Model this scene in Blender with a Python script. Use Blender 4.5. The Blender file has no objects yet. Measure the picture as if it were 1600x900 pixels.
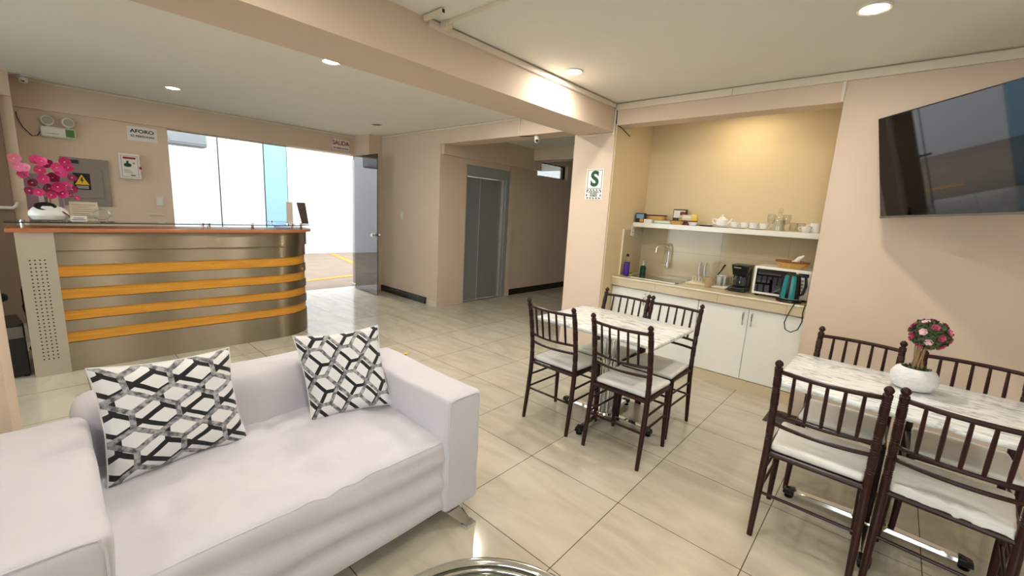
import bpy, bmesh, math, random
from mathutils import Vector, Matrix, noise
random.seed(7)
S = bpy.context.scene
COL = S.collection
PI = math.pi

# ------------------------------------------------------------------ camera, world, lights, exposure
FPX, YAW, PIT, ROL = 660.39, 0.841421, -0.1790176, 0.0559419
CAMZ = 1.5
_f = Vector((math.sin(YAW) * math.cos(PIT), math.cos(YAW) * math.cos(PIT), math.sin(PIT)))
_r = Vector((math.cos(YAW), -math.sin(YAW), 0))
_u = _r.cross(_f)
R2 = math.cos(ROL) * _r + math.sin(ROL) * _u
U2 = -math.sin(ROL) * _r + math.cos(ROL) * _u
cam = bpy.data.objects.new('camera', bpy.data.cameras.new('camera'))
COL.objects.link(cam)
m3 = Matrix((R2, U2, -_f)).transposed()
cam.matrix_world = Matrix.Translation((0, 0, CAMZ)) @ m3.to_4x4()
cam.data.sensor_width = 36
cam.data.lens = FPX / 1600 * 36
cam.data.clip_start = 0.02
S.camera = cam


def at(x, y, X=None, Y=None, Z=None):
    """the point of the room where a measured sight line meets a plane"""
    d = R2 * ((x - 800) / FPX) + U2 * ((450 - y) / FPX) + _f
    if X is not None: t = X / d.x
    elif Y is not None: t = Y / d.y
    else: t = (Z - CAMZ) / d.z
    return Vector((0, 0, CAMZ)) + d * t


S.view_settings.view_transform = 'Standard'
S.view_settings.look = 'None'
S.view_settings.gamma = 1
S.view_settings.exposure = 0.24
S.view_settings.use_curve_mapping = False
LAMP_W = 9.0
FILL_W = 6.5
SKY = 5.0
W = bpy.data.worlds.new('world'); S.world = W; W.use_nodes = True
bg = W.node_tree.nodes['Background']
bg.inputs[0].default_value = (0.93, 0.97, 1.0, 1); bg.inputs[1].default_value = SKY


def lamp(loc, w, col=(1, 0.985, 0.965), r=0.055, spread=PI):
    l = bpy.data.lights.new('downlight_lamp', 'AREA'); l.shape = 'DISK'; l.size = 2 * r
    l.energy = w; l.color = col; l.spread = spread
    o = bpy.data.objects.new('downlight_lamp', l); COL.objects.link(o); o.location = loc
    return o


# ------------------------------------------------------------------ materials
def srgb(c):
    o = []
    for v in c[:3]:
        v /= 255
        o.append(v / 12.92 if v <= 0.04045 else ((v + 0.055) / 1.055) ** 2.4)
    return (*o, 1)


def nd(nt, t, **k):
    n = nt.nodes.new(t)
    for a, b in k.items(): setattr(n, a, b)
    return n


def mat(name, col, rough=0.5, metal=0.0, var=0.05, vs=8.0, bump=0.0, bs=60.0, spec=0.5, coat=0.0, emis=0, sheen=0):
    m = bpy.data.materials.new(name); m.use_nodes = True
    nt = m.node_tree; b = nt.nodes['Principled BSDF']
    b.inputs['Roughness'].default_value = rough; b.inputs['Metallic'].default_value = metal
    b.inputs['Specular IOR Level'].default_value = spec
    b.inputs['Coat Weight'].default_value = coat
    b.inputs['Sheen Weight'].default_value = sheen
    c = srgb(col)
    g = nd(nt, 'ShaderNodeNewGeometry') if False else nd(nt, 'ShaderNodeTexCoord')
    n = nd(nt, 'ShaderNodeTexNoise'); n.inputs['Scale'].default_value = vs; n.inputs['Detail'].default_value = 4
    nt.links.new(g.outputs['Object'], n.inputs['Vector'])
    mx = nd(nt, 'ShaderNodeMix', data_type='RGBA')
    mx.inputs[6].default_value = tuple(min(1, v * (1 - var)) for v in c[:3]) + (1,)
    mx.inputs[7].default_value = tuple(min(1, v * (1 + var)) for v in c[:3]) + (1,)
    nt.links.new(n.outputs[0], mx.inputs[0]); nt.links.new(mx.outputs[2], b.inputs['Base Color'])
    if bump:
        n2 = nd(nt, 'ShaderNodeTexNoise'); n2.inputs['Scale'].default_value = bs; n2.inputs['Detail'].default_value = 5
        nt.links.new(g.outputs['Object'], n2.inputs['Vector'])
        bp = nd(nt, 'ShaderNodeBump'); bp.inputs['Strength'].default_value = bump; bp.inputs['Distance'].default_value = 0.01
        nt.links.new(n2.outputs[0], bp.inputs['Height']); nt.links.new(bp.outputs[0], b.inputs['Normal'])
    if emis:
        b.inputs['Emission Color'].default_value = c; b.inputs['Emission Strength'].default_value = emis
    return m


def glass(name, tint=(1, 1, 1), refl=1.0, rough=0.0, ior=1.5, front=False):
    m = bpy.data.materials.new(name); m.use_nodes = True; nt = m.node_tree; nt.nodes.clear()
    o = nd(nt, 'ShaderNodeOutputMaterial'); t = nd(nt, 'ShaderNodeBsdfTransparent'); g = nd(nt, 'ShaderNodeBsdfGlossy')
    t.inputs[0].default_value = (*tint, 1); g.inputs['Roughness'].default_value = rough
    f = nd(nt, 'ShaderNodeFresnel'); f.inputs[0].default_value = ior
    mu = nd(nt, 'ShaderNodeMath', operation='MULTIPLY'); mu.inputs[1].default_value = refl
    mx = nd(nt, 'ShaderNodeMixShader')
    nt.links.new(f.outputs[0], mu.inputs[0]); last = mu
    if front:
        ge = nd(nt, 'ShaderNodeNewGeometry'); iv = nd(nt, 'ShaderNodeMath', operation='SUBTRACT'); iv.inputs[0].default_value = 1
        last = nd(nt, 'ShaderNodeMath', operation='MULTIPLY')
        nt.links.new(ge.outputs['Backfacing'], iv.inputs[1]); nt.links.new(iv.outputs[0], last.inputs[0]); nt.links.new(mu.outputs[0], last.inputs[1])
    nt.links.new(last.outputs[0], mx.inputs[0])
    nt.links.new(t.outputs[0], mx.inputs[1]); nt.links.new(g.outputs[0], mx.inputs[2]); nt.links.new(mx.outputs[0], o.inputs[0])
    return m


def floor_mat():
    m = mat('polished_tile', (203, 192, 168), 0.12, bump=0.0); nt = m.node_tree; b = nt.nodes['Principled BSDF']
    g = nd(nt, 'ShaderNodeNewGeometry')
    mp = nd(nt, 'ShaderNodeMapping'); mp.inputs['Location'].default_value = (-1.93 + 6.0, -0.88 + 6.0, 0)
    nt.links.new(g.outputs['Position'], mp.inputs[0])
    br = nd(nt, 'ShaderNodeTexBrick'); br.offset = 0; br.squash = 1
    br.inputs['Scale'].default_value = 1; br.inputs['Brick Width'].default_value = 0.6; br.inputs['Row Height'].default_value = 0.6
    br.inputs['Mortar Size'].default_value = 0.0022; br.inputs['Mortar Smooth'].default_value = 0.1
    br.inputs['Color1'].default_value = srgb((203, 195, 177)); br.inputs['Color2'].default_value = srgb((196, 188, 169))
    br.inputs['Mortar'].default_value = srgb((95, 80, 62))
    nt.links.new(mp.outputs[0], br.inputs['Vector'])
    wv = nd(nt, 'ShaderNodeTexNoise'); wv.inputs['Scale'].default_value = 1.6; wv.inputs['Detail'].default_value = 8; wv.inputs['Distortion'].default_value = 2.2
    mp2 = nd(nt, 'ShaderNodeMapping'); mp2.inputs['Scale'].default_value = (2.6, 0.7, 1); mp2.inputs['Rotation'].default_value = (0, 0, 0.5)
    nt.links.new(g.outputs['Position'], mp2.inputs[0]); nt.links.new(mp2.outputs[0], wv.inputs['Vector'])
    cr = nd(nt, 'ShaderNodeValToRGB'); cr.color_ramp.elements[0].position = 0.35; cr.color_ramp.elements[1].position = 0.65
    cr.color_ramp.elements[0].color = (0.86, 0.84, 0.8, 1); cr.color_ramp.elements[1].color = (1.04, 1.04, 1.04, 1)
    nt.links.new(wv.outputs[0], cr.inputs[0])
    mx = nd(nt, 'ShaderNodeMix', data_type='RGBA', blend_type='MULTIPLY'); mx.inputs[0].default_value = 0.9
    nt.links.new(br.outputs[0], mx.inputs[6]); nt.links.new(cr.outputs[0], mx.inputs[7]); nt.links.new(mx.outputs[2], b.inputs['Base Color'])
    return m


def marble_mat():
    m = mat('white_marble', (225, 225, 218), 0.18, bump=0); nt = m.node_tree; b = nt.nodes['Principled BSDF']
    g = nd(nt, 'ShaderNodeNewGeometry')
    mp = nd(nt, 'ShaderNodeMapping'); mp.inputs['Scale'].default_value = (9, 2.2, 4); mp.inputs['Rotation'].default_value = (0, 0, 0.35)
    nt.links.new(g.outputs['Position'], mp.inputs[0])
    n = nd(nt, 'ShaderNodeTexNoise'); n.inputs['Scale'].default_value = 3; n.inputs['Detail'].default_value = 9; n.inputs['Roughness'].default_value = 0.68; n.inputs['Distortion'].default_value = 1.6
    nt.links.new(mp.outputs[0], n.inputs['Vector'])
    cr = nd(nt, 'ShaderNodeValToRGB'); e = cr.color_ramp.elements
    e[0].position = 0.36; e[0].color = srgb((158, 162, 156)); e[1].position = 0.52; e[1].color = srgb((238, 238, 235))
    x = cr.color_ramp.elements.new(0.45); x.color = srgb((214, 215, 211))
    nt.links.new(n.outputs[0], cr.inputs[0]); nt.links.new(cr.outputs[0], b.inputs['Base Color'])
    return m


def wood_mat(name, c1, c2, rough=0.35, sc=(1, 14, 14)):
    m = mat(name, c1, rough); nt = m.node_tree; b = nt.nodes['Principled BSDF']
    g = nd(nt, 'ShaderNodeNewGeometry'); mp = nd(nt, 'ShaderNodeMapping'); mp.inputs['Scale'].default_value = sc
    nt.links.new(g.outputs['Position'], mp.inputs[0])
    n = nd(nt, 'ShaderNodeTexNoise'); n.inputs['Scale'].default_value = 4; n.inputs['Detail'].default_value = 7; n.inputs['Distortion'].default_value = 0.6
    nt.links.new(mp.outputs[0], n.inputs['Vector'])
    cr = nd(nt, 'ShaderNodeValToRGB'); e = cr.color_ramp.elements
    e[0].position = 0.3; e[0].color = srgb(c2); e[1].position = 0.65; e[1].color = srgb(c1)
    nt.links.new(n.outputs[0], cr.inputs[0]); nt.links.new(cr.outputs[0], b.inputs['Base Color'])
    return m


def steel_mat(name, c, rough=0.22, sc=(600, 600, 4), axis='z'):
    m = mat(name, c, rough, 1.0); nt = m.node_tree; b = nt.nodes['Principled BSDF']
    g = nd(nt, 'ShaderNodeNewGeometry'); mp = nd(nt, 'ShaderNodeMapping'); mp.inputs['Scale'].default_value = sc
    nt.links.new(g.outputs['Position'], mp.inputs[0])
    n = nd(nt, 'ShaderNodeTexNoise'); n.inputs['Scale'].default_value = 1; n.inputs['Detail'].default_value = 3
    nt.links.new(mp.outputs[0], n.inputs['Vector'])
    if axis == 'x':
        cb = nd(nt, 'ShaderNodeCombineXYZ'); cb.inputs[2].default_value = 1
        b.inputs['Anisotropic'].default_value = 1.0; nt.links.new(cb.outputs[0], b.inputs['Tangent'])
    mr = nd(nt, 'ShaderNodeMapRange'); mr.inputs[3].default_value = rough * 0.75; mr.inputs[4].default_value = rough * 1.35
    nt.links.new(n.outputs[0], mr.inputs[0]); nt.links.new(mr.outputs[0], b.inputs['Roughness'])
    return m


def pillow_mat(Pu, Pv, h, sh, swap):
    m = mat('trellis_print_cotton', (225, 225, 224), 0.85, sheen=0.2); nt = m.node_tree; b = nt.nodes['Principled BSDF']
    uv = nd(nt, 'ShaderNodeUVMap')
    L = nt.links.new

    def vm(op, a, bb=None):
        n = nd(nt, 'ShaderNodeVectorMath', operation=op)
        for i, v in enumerate((a, bb)):
            if v is None: continue
            if isinstance(v, tuple): n.inputs[i].default_value = v
            else: L(v, n.inputs[i])
        return n

    def ma(op, a, bb=None):
        n = nd(nt, 'ShaderNodeMath', operation=op)
        for i, v in enumerate((a, bb)):
            if v is None: continue
            if isinstance(v, (int, float)): n.inputs[i].default_value = v
            else: L(v, n.inputs[i])
        return n.outputs[0]
    wob = nd(nt, 'ShaderNodeTexNoise'); wob.inputs['Scale'].default_value = 3
    L(uv.outputs[0], wob.inputs['Vector'])
    wv = vm('MULTIPLY', vm('SUBTRACT', wob.outputs['Color'], (0.5, 0.5, 0.5)).outputs[0], (0.05, 0.05, 0)).outputs[0]

    sep = nd(nt, 'ShaderNodeSeparateXYZ'); L(vm('ADD', uv.outputs[0], wv).outputs[0], sep.inputs[0])
    U, V = (sep.outputs[1], sep.outputs[0]) if swap else (sep.outputs[0], sep.outputs[1])

    def lattice(ou, ov, w):
        # rows of six sided cells touching at their tips
        a = ma('ABSOLUTE', ma('SUBTRACT', ma('FRACT', ma('ADD', ma('DIVIDE', U, Pu), 10 + ou)), .5))
        bb_ = ma('ABSOLUTE', ma('SUBTRACT', ma('FRACT', ma('ADD', ma('DIVIDE', V, Pv), 10 + ov)), .5))
        cs_ = 1 / math.sqrt(1 + ((1 - h) * Pv / Pu) ** 2)
        vert = ma('MULTIPLY', ma('LESS_THAN', a, w / Pu), ma('LESS_THAN', bb_, h / 2 + .01))
        dz = ma('ABSOLUTE', ma('SUBTRACT', bb_, ma('ADD', ma('MULTIPLY', a, 1 - h), h / 2)))
        zig = ma('LESS_THAN', dz, w / (Pv * cs_))
        return ma('MAXIMUM', vert, zig)
    blk = lattice(sh[0], sh[1], .021)
    gry = lattice(0, 0, .021)
    n = nd(nt, 'ShaderNodeTexNoise'); n.inputs['Scale'].default_value = 22; n.inputs['Detail'].default_value = 5
    L(uv.outputs[0], n.inputs['Vector'])
    cr = nd(nt, 'ShaderNodeValToRGB'); e = cr.color_ramp.elements
    e[0].position = 0.38; e[0].color = srgb((80, 80, 84)); e[1].position = 0.62; e[1].color = srgb((175, 175, 176))
    L(n.outputs[0], cr.inputs[0])
    m1 = nd(nt, 'ShaderNodeMix', data_type='RGBA'); m1.inputs[6].default_value = srgb((228, 228, 228)); m1.inputs[7].default_value = srgb((22, 22, 24)); L(blk, m1.inputs[0])
    m2 = nd(nt, 'ShaderNodeMix', data_type='RGBA'); L(gry, m2.inputs[0]); L(m1.outputs[2], m2.inputs[6]); L(cr.outputs[0], m2.inputs[7])
    L(m2.outputs[2], b.inputs['Base Color'])
    return m


M = {}
M['wall'] = mat('beige_wall_paint', (216, 197, 176), 0.75, var=0.03, vs=2, bump=0.06, bs=120, spec=0.25)
M['wallk'] = mat('cream_alcove_paint', (216, 198, 162), 0.75, var=0.02, vs=2, bump=0.06, bs=120, spec=0.25)
M['ceil'] = mat('ceiling_paint', (234, 232, 225), 0.85, var=0.02, vs=3, bump=0.04, bs=90, spec=0.2)
M['floor'] = floor_mat()
M['white'] = mat('white_plastic', (225, 222, 212), 0.4)
M['trunk'] = mat('cream_trunking_plastic', (224, 214, 196), 0.45)
M['lam'] = mat('white_laminate', (236, 234, 226), 0.22, var=0.01)
M['marble'] = marble_mat()
M['brown'] = mat('dark_brown_lacquer', (48, 20, 14), 0.33, var=0.15, vs=20, spec=0.32)
M['seat'] = mat('white_seat_vinyl', (232, 229, 222), 0.42, var=0.02, bump=0.08, bs=9)
M['sofa'] = mat('grey_slipcover_fabric', (205, 202, 208), 0.8, var=0.03, vs=5, bump=0.35, bs=9, sheen=0.25)
M['pillow'] = pillow_mat(.32, .34, .42, (.32, .55), False)
M['pillow2'] = pillow_mat(.33, .37, .30, (-.40, -.23), True)
M['chrome'] = mat('chrome', (225, 225, 222), 0.08, 1.0, var=0.01)
M['steel'] = steel_mat('brushed_steel_front', (160, 150, 132), 0.34, (3, 3, 500), 'x')
M['steelp'] = steel_mat('brushed_steel_panel', (216, 212, 200), 0.42, (500, 3, 3))
M['steels'] = mat('sink_steel', (190, 188, 180), 0.22, 1.0)
M['gold'] = wood_mat('golden_laminate_strip', (224, 163, 60), (205, 140, 44), 0.35, (1.2, 1.2, 30))
M['top'] = wood_mat('cherry_desk_top', (196, 128, 82), (178, 110, 66), 0.35, (1.2, 30, 30))
M['black'] = mat('black_plastic', (18, 18, 19), 0.25, var=0.1)
M['blackm'] = mat('matt_black_rubber', (16, 16, 17), 0.6)
M['base'] = wood_mat('dark_skirting', (38, 26, 22), (24, 16, 14), 0.25, (3, 3, 20))
M['elev'] = mat('grey_green_metal_paint', (142, 148, 144), 0.35, 0.25, var=0.02)
M['elevf'] = mat('light_grey_metal_frame', (176, 180, 176), 0.3, 0.4, var=0.02)
M['bsplash'] = mat('beige_wall_tile', (188, 172, 138), 0.12, var=0.05, vs=3)
M['ctile'] = mat('cream_counter_tile', (206, 190, 158), 0.12, var=0.05, vs=3)
M['cedge'] = mat('ivory_edge_strip', (236, 226, 196), 0.3)
M['screen'] = mat('tv_screen_glass', (4, 4, 5), 0.03, spec=0.9, var=0.0, coat=0.45)
M['glassw'] = glass('clear_window_glass', (0.93, 0.955, 0.96), 0.9)
M['glassb'] = glass('blue_filmed_glass', (0.62, 0.80, 0.90), 0.8)
M['glassd'] = glass('grey_door_glass', (0.80, 0.80, 0.79), 2.6)
M['glasss'] = glass('clear_table_glass', (0.86, 0.94, 0.9), 1.2)
M['glassc'] = glass('clear_tumbler_glass', (0.962, 0.972, 0.952), 2.4, 0.02, 1.5, True)
M['gedge'] = mat('green_glass_edge', (30, 60, 55), 0.15)
M['ceram'] = mat('white_glazed_ceramic', (236, 236, 230), 0.15, var=0.01)
M['magenta'] = mat('magenta_petal', (198, 24, 104), 0.5, var=0.25, vs=30)
M['magentad'] = mat('deep_magenta_petal', (150, 14, 78), 0.5, var=0.2, vs=30)
M['magental'] = mat('bright_magenta_petal', (222, 56, 132), 0.5, var=0.2, vs=30)
M['pinkp'] = mat('pale_pink_petal', (226, 120, 150), 0.5, var=0.2, vs=30)
M['rosep'] = mat('rose_pink_petal', (190, 66, 110), 0.55, var=0.25, vs=40)
M['palep'] = mat('blush_petal', (232, 190, 196), 0.55, var=0.1, vs=40)
M['leaf'] = mat('olive_leaf', (72, 84, 44), 0.6, var=0.35, vs=40)
M['twig'] = mat('dry_twig', (150, 124, 80), 0.7, var=0.25, vs=40)
M['stone'] = mat('white_textured_pot', (226, 225, 222), 0.6, bump=0.5, bs=60)
M['wick'] = wood_mat('wicker', (224, 184, 104), (176, 130, 62), 0.6, (60, 60, 60))
M['wickd'] = mat('dark_wicker_rim', (130, 74, 34), 0.6, var=0.2, vs=80)
M['paper'] = mat('white_paper', (226, 224, 218), 0.7)
M['cream'] = mat('cream_paper', (214, 204, 176), 0.7)
M['red'] = mat('red_ink', (150, 22, 34), 0.6)
M['green'] = mat('dark_green_ink', (18, 70, 52), 0.6)
M['ink'] = mat('black_ink', (20, 18, 20), 0.6)
M['yellow'] = mat('yellow_ink', (232, 196, 40), 0.6)
M['lilac'] = mat('lilac_poster', (168, 142, 158), 0.6)
M['gbox'] = mat('grey_panel_paint', (142, 132, 122), 0.5)
M['gboxd'] = mat('grey_panel_groove', (104, 96, 88), 0.6)
M['ledon'] = mat('lit_lamp_lens', (255, 244, 226), 0.4, emis=18)
M['ledoff'] = mat('unlit_lamp_lens', (170, 160, 145), 0.4)
M['greenled'] = mat('green_exit_panel', (60, 110, 40), 0.4, emis=0.1)
M['purple'] = mat('purple_detergent', (72, 40, 150), 0.25)
M['greens'] = mat('green_soap', (18, 70, 46), 0.25)
M['ygreen'] = mat('yellow_green_sponge', (176, 180, 40), 0.8)
M['teal'] = mat('teal_plastic', (20, 124, 124), 0.25)
M['navyb'] = mat('blue_carton', (120, 160, 200), 0.5, var=0.4, vs=25)
M['darkb'] = mat('dark_carton', (50, 36, 40), 0.5)
M['maroon'] = mat('maroon_carton', (118, 44, 36), 0.5)
M['orange'] = mat('orange_print', (220, 150, 60), 0.5)
M['yard'] = mat('yard_paving', (128, 112, 96), 0.75, var=0.25, vs=3, bump=0.1, bs=20)
M['yardp'] = mat('pale_bounce_ground', (196, 192, 184), 0.8, var=0.1, vs=2)
M['yline'] = mat('yellow_road_paint', (190, 130, 30), 0.7, var=0.1)
M['owall'] = mat('white_yard_wall', (196, 199, 203), 0.8, var=0.01)
M['ogrey'] = mat('grey_metal_box', (120, 124, 128), 0.5)
M['doorb'] = mat('brown_door_panel', (132, 108, 88), 0.45)
M['photo'] = mat('dark_photo_print', (84, 66, 62), 0.35, var=0.6, vs=9)


# ------------------------------------------------------------------ mesh helpers
class MB:
    def __init__(s): s.v = []; s.f = []; s.mi = []; s.cur = 0

    def add(s, vs, fs):
        o = len(s.v); s.v += [tuple(v) for v in vs]; s.f += [tuple(i + o for i in f) for f in fs]; s.mi += [s.cur] * len(fs)
        return s

    def box(s, x0, x1, y0, y1, z0, z1):
        v = [(x, y, z) for x in (x0, x1) for y in (y0, y1) for z in (z0, z1)]
        return s.add(v, [(0, 1, 3, 2), (4, 6, 7, 5), (0, 4, 5, 1), (2, 3, 7, 6), (0, 2, 6, 4), (1, 5, 7, 3)])

    def hull8(s, b, t):
        """frustum from 4 bottom and 4 top points (counter-clockwise seen from above)"""
        return s.add(list(b) + list(t), [(3, 2, 1, 0), (4, 5, 6, 7), (0, 1, 5, 4), (1, 2, 6, 5), (2, 3, 7, 6), (3, 0, 4, 7)])

    def tube(s, path, r, n=10, cap=True, closed=False):
        P = [Vector(p) for p in path]; k = len(P)
        rad = r if isinstance(r, (list, tuple)) else [r] * k
        T = []
        for i in range(k):
            if closed: t = P[(i + 1) % k] - P[i - 1]
            else: t = P[min(i + 1, k - 1)] - P[max(i - 1, 0)]
            T.append(t.normalized() if t.length > 1e-9 else Vector((0, 0, 1)))
        a = Vector((1, 0, 0)) if abs(T[0].x) < 0.8 else Vector((0, 1, 0))
        nrm = (a - T[0] * a.dot(T[0])).normalized(); vs = []
        for i in range(k):
            nrm = (nrm - T[i] * nrm.dot(T[i])).normalized(); b = T[i].cross(nrm)
            for j in range(n):
                an = 2 * PI * j / n
                vs.append(P[i] + (nrm * math.cos(an) + b * math.sin(an)) * rad[i])
        fs = []
        for i in range(k if closed else k - 1):
            for j in range(n):
                i2 = (i + 1) % k
                fs.append((i * n + j, i * n + (j + 1) % n, i2 * n + (j + 1) % n, i2 * n + j))
        if cap and not closed:
            fs.append(tuple(range(n - 1, -1, -1))); fs.append(tuple((k - 1) * n + j for j in range(n)))
        return s.add(vs, fs)

    def lathe(s, prof, c=(0, 0, 0), n=24, sx=1, sy=1):
        k = len(prof); vs = []; fs = []
        for r, z in prof:
            for j in range(n):
                a = 2 * PI * j / n; vs.append((c[0] + r * sx * math.cos(a), c[1] + r * sy * math.sin(a), c[2] + z))
        for i in range(k - 1):
            for j in range(n): fs.append((i * n + j, i * n + (j + 1) % n, (i + 1) * n + (j + 1) % n, (i + 1) * n + j))
        if prof[0][0] > 1e-5: fs.append(tuple(range(n - 1, -1, -1)))
        if prof[-1][0] > 1e-5: fs.append(tuple((k - 1) * n + j for j in range(n)))
        return s.add(vs, fs)

    def prism(s, poly, z0, z1):
        n = len(poly); v = [(p[0], p[1], z0) for p in poly] + [(p[0], p[1], z1) for p in poly]
        return s.add(v, [tuple(range(n - 1, -1, -1)), tuple(range(n, 2 * n))] + [(i, (i + 1) % n, n + (i + 1) % n, n + i) for i in range(n)])

    def strip(s, line, off, th, z0, z1):
        """upright band following a plan polyline, 'off' outwards, thickness th"""
        P = [Vector((p[0], p[1])) for p in line]; k = len(P); vs = []
        for i in range(k):
            t = (P[min(i + 1, k - 1)] - P[max(i - 1, 0)]).normalized(); nn = Vector((t.y, -t.x))
            a = P[i] + nn * off; b = P[i] + nn * (off - th)
            vs += [(a.x, a.y, z0), (a.x, a.y, z1), (b.x, b.y, z1), (b.x, b.y, z0)]
        fs = []
        for i in range(k - 1):
            for j in range(4): fs.append((i * 4 + j, i * 4 + (j + 1) % 4, i * 4 + 4 + (j + 1) % 4, i * 4 + 4 + j))
        fs += [(3, 2, 1, 0), tuple((k - 1) * 4 + j for j in range(4))]
        return s.add(vs, fs)

    def build(s, name, mats, parent=None, smooth=True, bevel=0, ang=35, loc=None, subs=0):
        me = bpy.data.meshes.new(name); me.from_pydata(s.v, [], s.f); me.update()
        bm = bmesh.new(); bm.from_mesh(me); bmesh.ops.recalc_face_normals(bm, faces=bm.faces); bm.to_mesh(me); bm.free()
        ms = mats if isinstance(mats, (list, tuple)) else [mats]
        for q in ms: me.materials.append(M[q] if isinstance(q, str) else q)
        if len(ms) > 1:
            for p, i in zip(me.polygons, s.mi): p.material_index = i
        if smooth:
            for p in me.polygons: p.use_smooth = True
            me.set_sharp_from_angle(angle=math.radians(ang))
        o = bpy.data.objects.new(name, me); COL.objects.link(o)
        if parent: o.parent = parent
        if loc: o.location = loc
        if bevel:
            b = o.modifiers.new('bevel', 'BEVEL'); b.width = bevel; b.segments = 2; b.limit_method = 'ANGLE'; b.harden_normals = False
        return o


def soft(mb, x0, x1, y0, y1, z0, z1, r, step=0.03, fn=None):
    """rounded box with a gridded skin; fn(p) -> p reshapes it"""
    dims = ((x0, x1), (y0, y1), (z0, z1))

    def axis(a):
        lo, hi = dims[a]; n = max(4, int((hi - lo) / step)); rr = min(r, (hi - lo) / 2)
        vals = [lo + rr * (1 - math.cos(t * PI / 2 / 3)) for t in range(3)]
        mid = [lo + rr + (hi - lo - 2 * rr) * i / n for i in range(n + 1)]
        return vals + mid + [hi - rr * (1 - math.cos(t * PI / 2 / 3)) for t in (2, 1, 0)]
    A = [axis(0), axis(1), axis(2)]
    idx = {}; vs = []; fs = []

    def put(p):
        k = tuple(round(c, 5) for c in p)
        if k in idx: return idx[k]
        q = Vector([min(max(p[i], dims[i][0] + min(r, (dims[i][1] - dims[i][0]) / 2)), dims[i][1] - min(r, (dims[i][1] - dims[i][0]) / 2)) for i in range(3)])
        d = Vector(p) - q
        if d.length > 1e-9: d = d.normalized() * r
        o = q + d
        if fn: o = Vector(fn(o))
        idx[k] = len(vs); vs.append(o); return idx[k]
    for a in range(3):
        b, c = (a + 1) % 3, (a + 2) % 3
        for side in (0, 1):
            for i in range(len(A[b]) - 1):
                for j in range(len(A[c]) - 1):
                    quad = []
                    for (ii, jj) in ((i, j), (i + 1, j), (i + 1, j + 1), (i, j + 1)):
                        p = [0, 0, 0]; p[a] = dims[a][side]; p[b] = A[b][ii]; p[c] = A[c][jj]; quad.append(put(p))
                    if len(set(quad)) >= 3: fs.append(tuple(dict.fromkeys(quad)))
    return mb.add(vs, fs)


def tag(o, label=None, cat=None, group=None, kind=None):
    if label: o['label'] = label
    if cat: o['category'] = cat
    if group: o['group'] = group
    if kind: o['kind'] = kind
    return o


def struct(o): o['kind'] = 'structure'; return o


def thing(name, label, cat, loc=(0, 0, 0), rz=0, group=None):
    o = bpy.data.objects.new(name, None); COL.objects.link(o); o.location = loc; o.rotation_euler = (0, 0, rz)
    o.empty_display_size = 0.05
    return tag(o, label, cat, group)


def copy_tree(o, parent=None):
    c = o.copy(); COL.objects.link(c)
    if parent is not None: c.parent = parent
    for ch in [q for q in bpy.data.objects if q.parent == o]: copy_tree(ch, c)
    return c


def text(s, size, loc, rot, m, parent, name='lettering', bold=0.0, sx=1.0, depth=0.0006, align='CENTER'):
    cu = bpy.data.curves.new('t', 'FONT'); cu.body = s; cu.size = size; cu.align_x = align; cu.align_y = 'CENTER'
    cu.extrude = depth; cu.offset = bold
    t = bpy.data.objects.new('t', cu); COL.objects.link(t)
    me = bpy.data.meshes.new_from_object(t.evaluated_get(bpy.context.evaluated_depsgraph_get()))
    bpy.data.objects.remove(t)
    me.materials.clear(); me.materials.append(M[m])
    o = bpy.data.objects.new(name, me); COL.objects.link(o); o.location = loc; o.rotation_euler = rot; o.scale = (sx, 1, 1)
    if parent: o.parent = parent
    return o


FACE_Y = (PI / 2, 0, 0)            # reads on a wall that faces the camera side (-Y)
FACE_X = (PI / 2, 0, -PI / 2)      # reads on a wall that faces -X

# ------------------------------------------------------------------ room geometry
XW = 3.945; H = 2.605; YE = 7.13
BX0 = -2.7; BY0 = -2.7


def wall(name, *boxes, m='wall', bevel=0):
    b = MB()
    for q in boxes: b.box(*q)
    return struct(b.build(name, m, smooth=False))


wall('floor', (BX0 - .1, 9.2, BY0 - .1, 7.2, -0.1, 0), m='floor')
wall('ceiling', (BX0 - .1, 9.2, BY0 - .1, YE + .25, H, H + .1), m='ceil')
wall('wall_right', (XW, 4.9, BY0 - .1, .445, 0, H))
wall('wall_kitchen', (4.78, 4.9, .445, 2.25, 0, H), m='wallk')
wall('wall_kitchen_left', (3.96, 9.0, 2.25, 2.262, 0, H), m='wallk')
wall('wall_kitchen_right', (3.955, 4.78, .435, .446, 0, H), m='wallk')
wall('wall_column', (XW, 9.0, 2.262, 2.74, 0, H))
wall('wall_header_kitchen', (XW, 4.13, .445, 2.25, 2.40, H))
wall('wall_header_corridor', (XW, 4.22, 2.74, 5.05, 2.393, H))
wall('wall_switch', (XW, 4.40, 5.05, YE + .25, 0, H))
wall('wall_beam', (BX0, XW, 2.28, 2.72, 2.337, H))
wall('wall_pillar', (-.6, -.144, 2.28, 2.72, 0, 2.337))
wall('wall_elevator', (4.40, 4.46, 5.05, 5.25, 0, 2.26), (5.44, 6.2, 5.075, 5.25, 0, 2.26), (4.46, 5.44, 5.05, 5.25, 2.17, 2.26),
     (5.455, 5.56, 5.05, 5.08, 0, 2.26), (6.2, 7.15, 5.075, 5.25, 0, 2.17), (6.2, 7.15, 5.075, 5.25, 2.43, H), (7.15, 9.0, 5.075, 5.25, 0, H))
wall('wall_elevator_beam', (3.965, 6.2, 4.985, 5.25, 2.255, H))
wall('wall_corridor_beam', (5.97, 6.25, 2.74, 4.985, 2.405, H))
wall('wall_corridor_end', (9.0, 9.1, 2.262, 5.25, 0, H))
wall('wall_back', (BX0 - .1, 3.945, BY0 - .1, BY0, 0, H))
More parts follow.
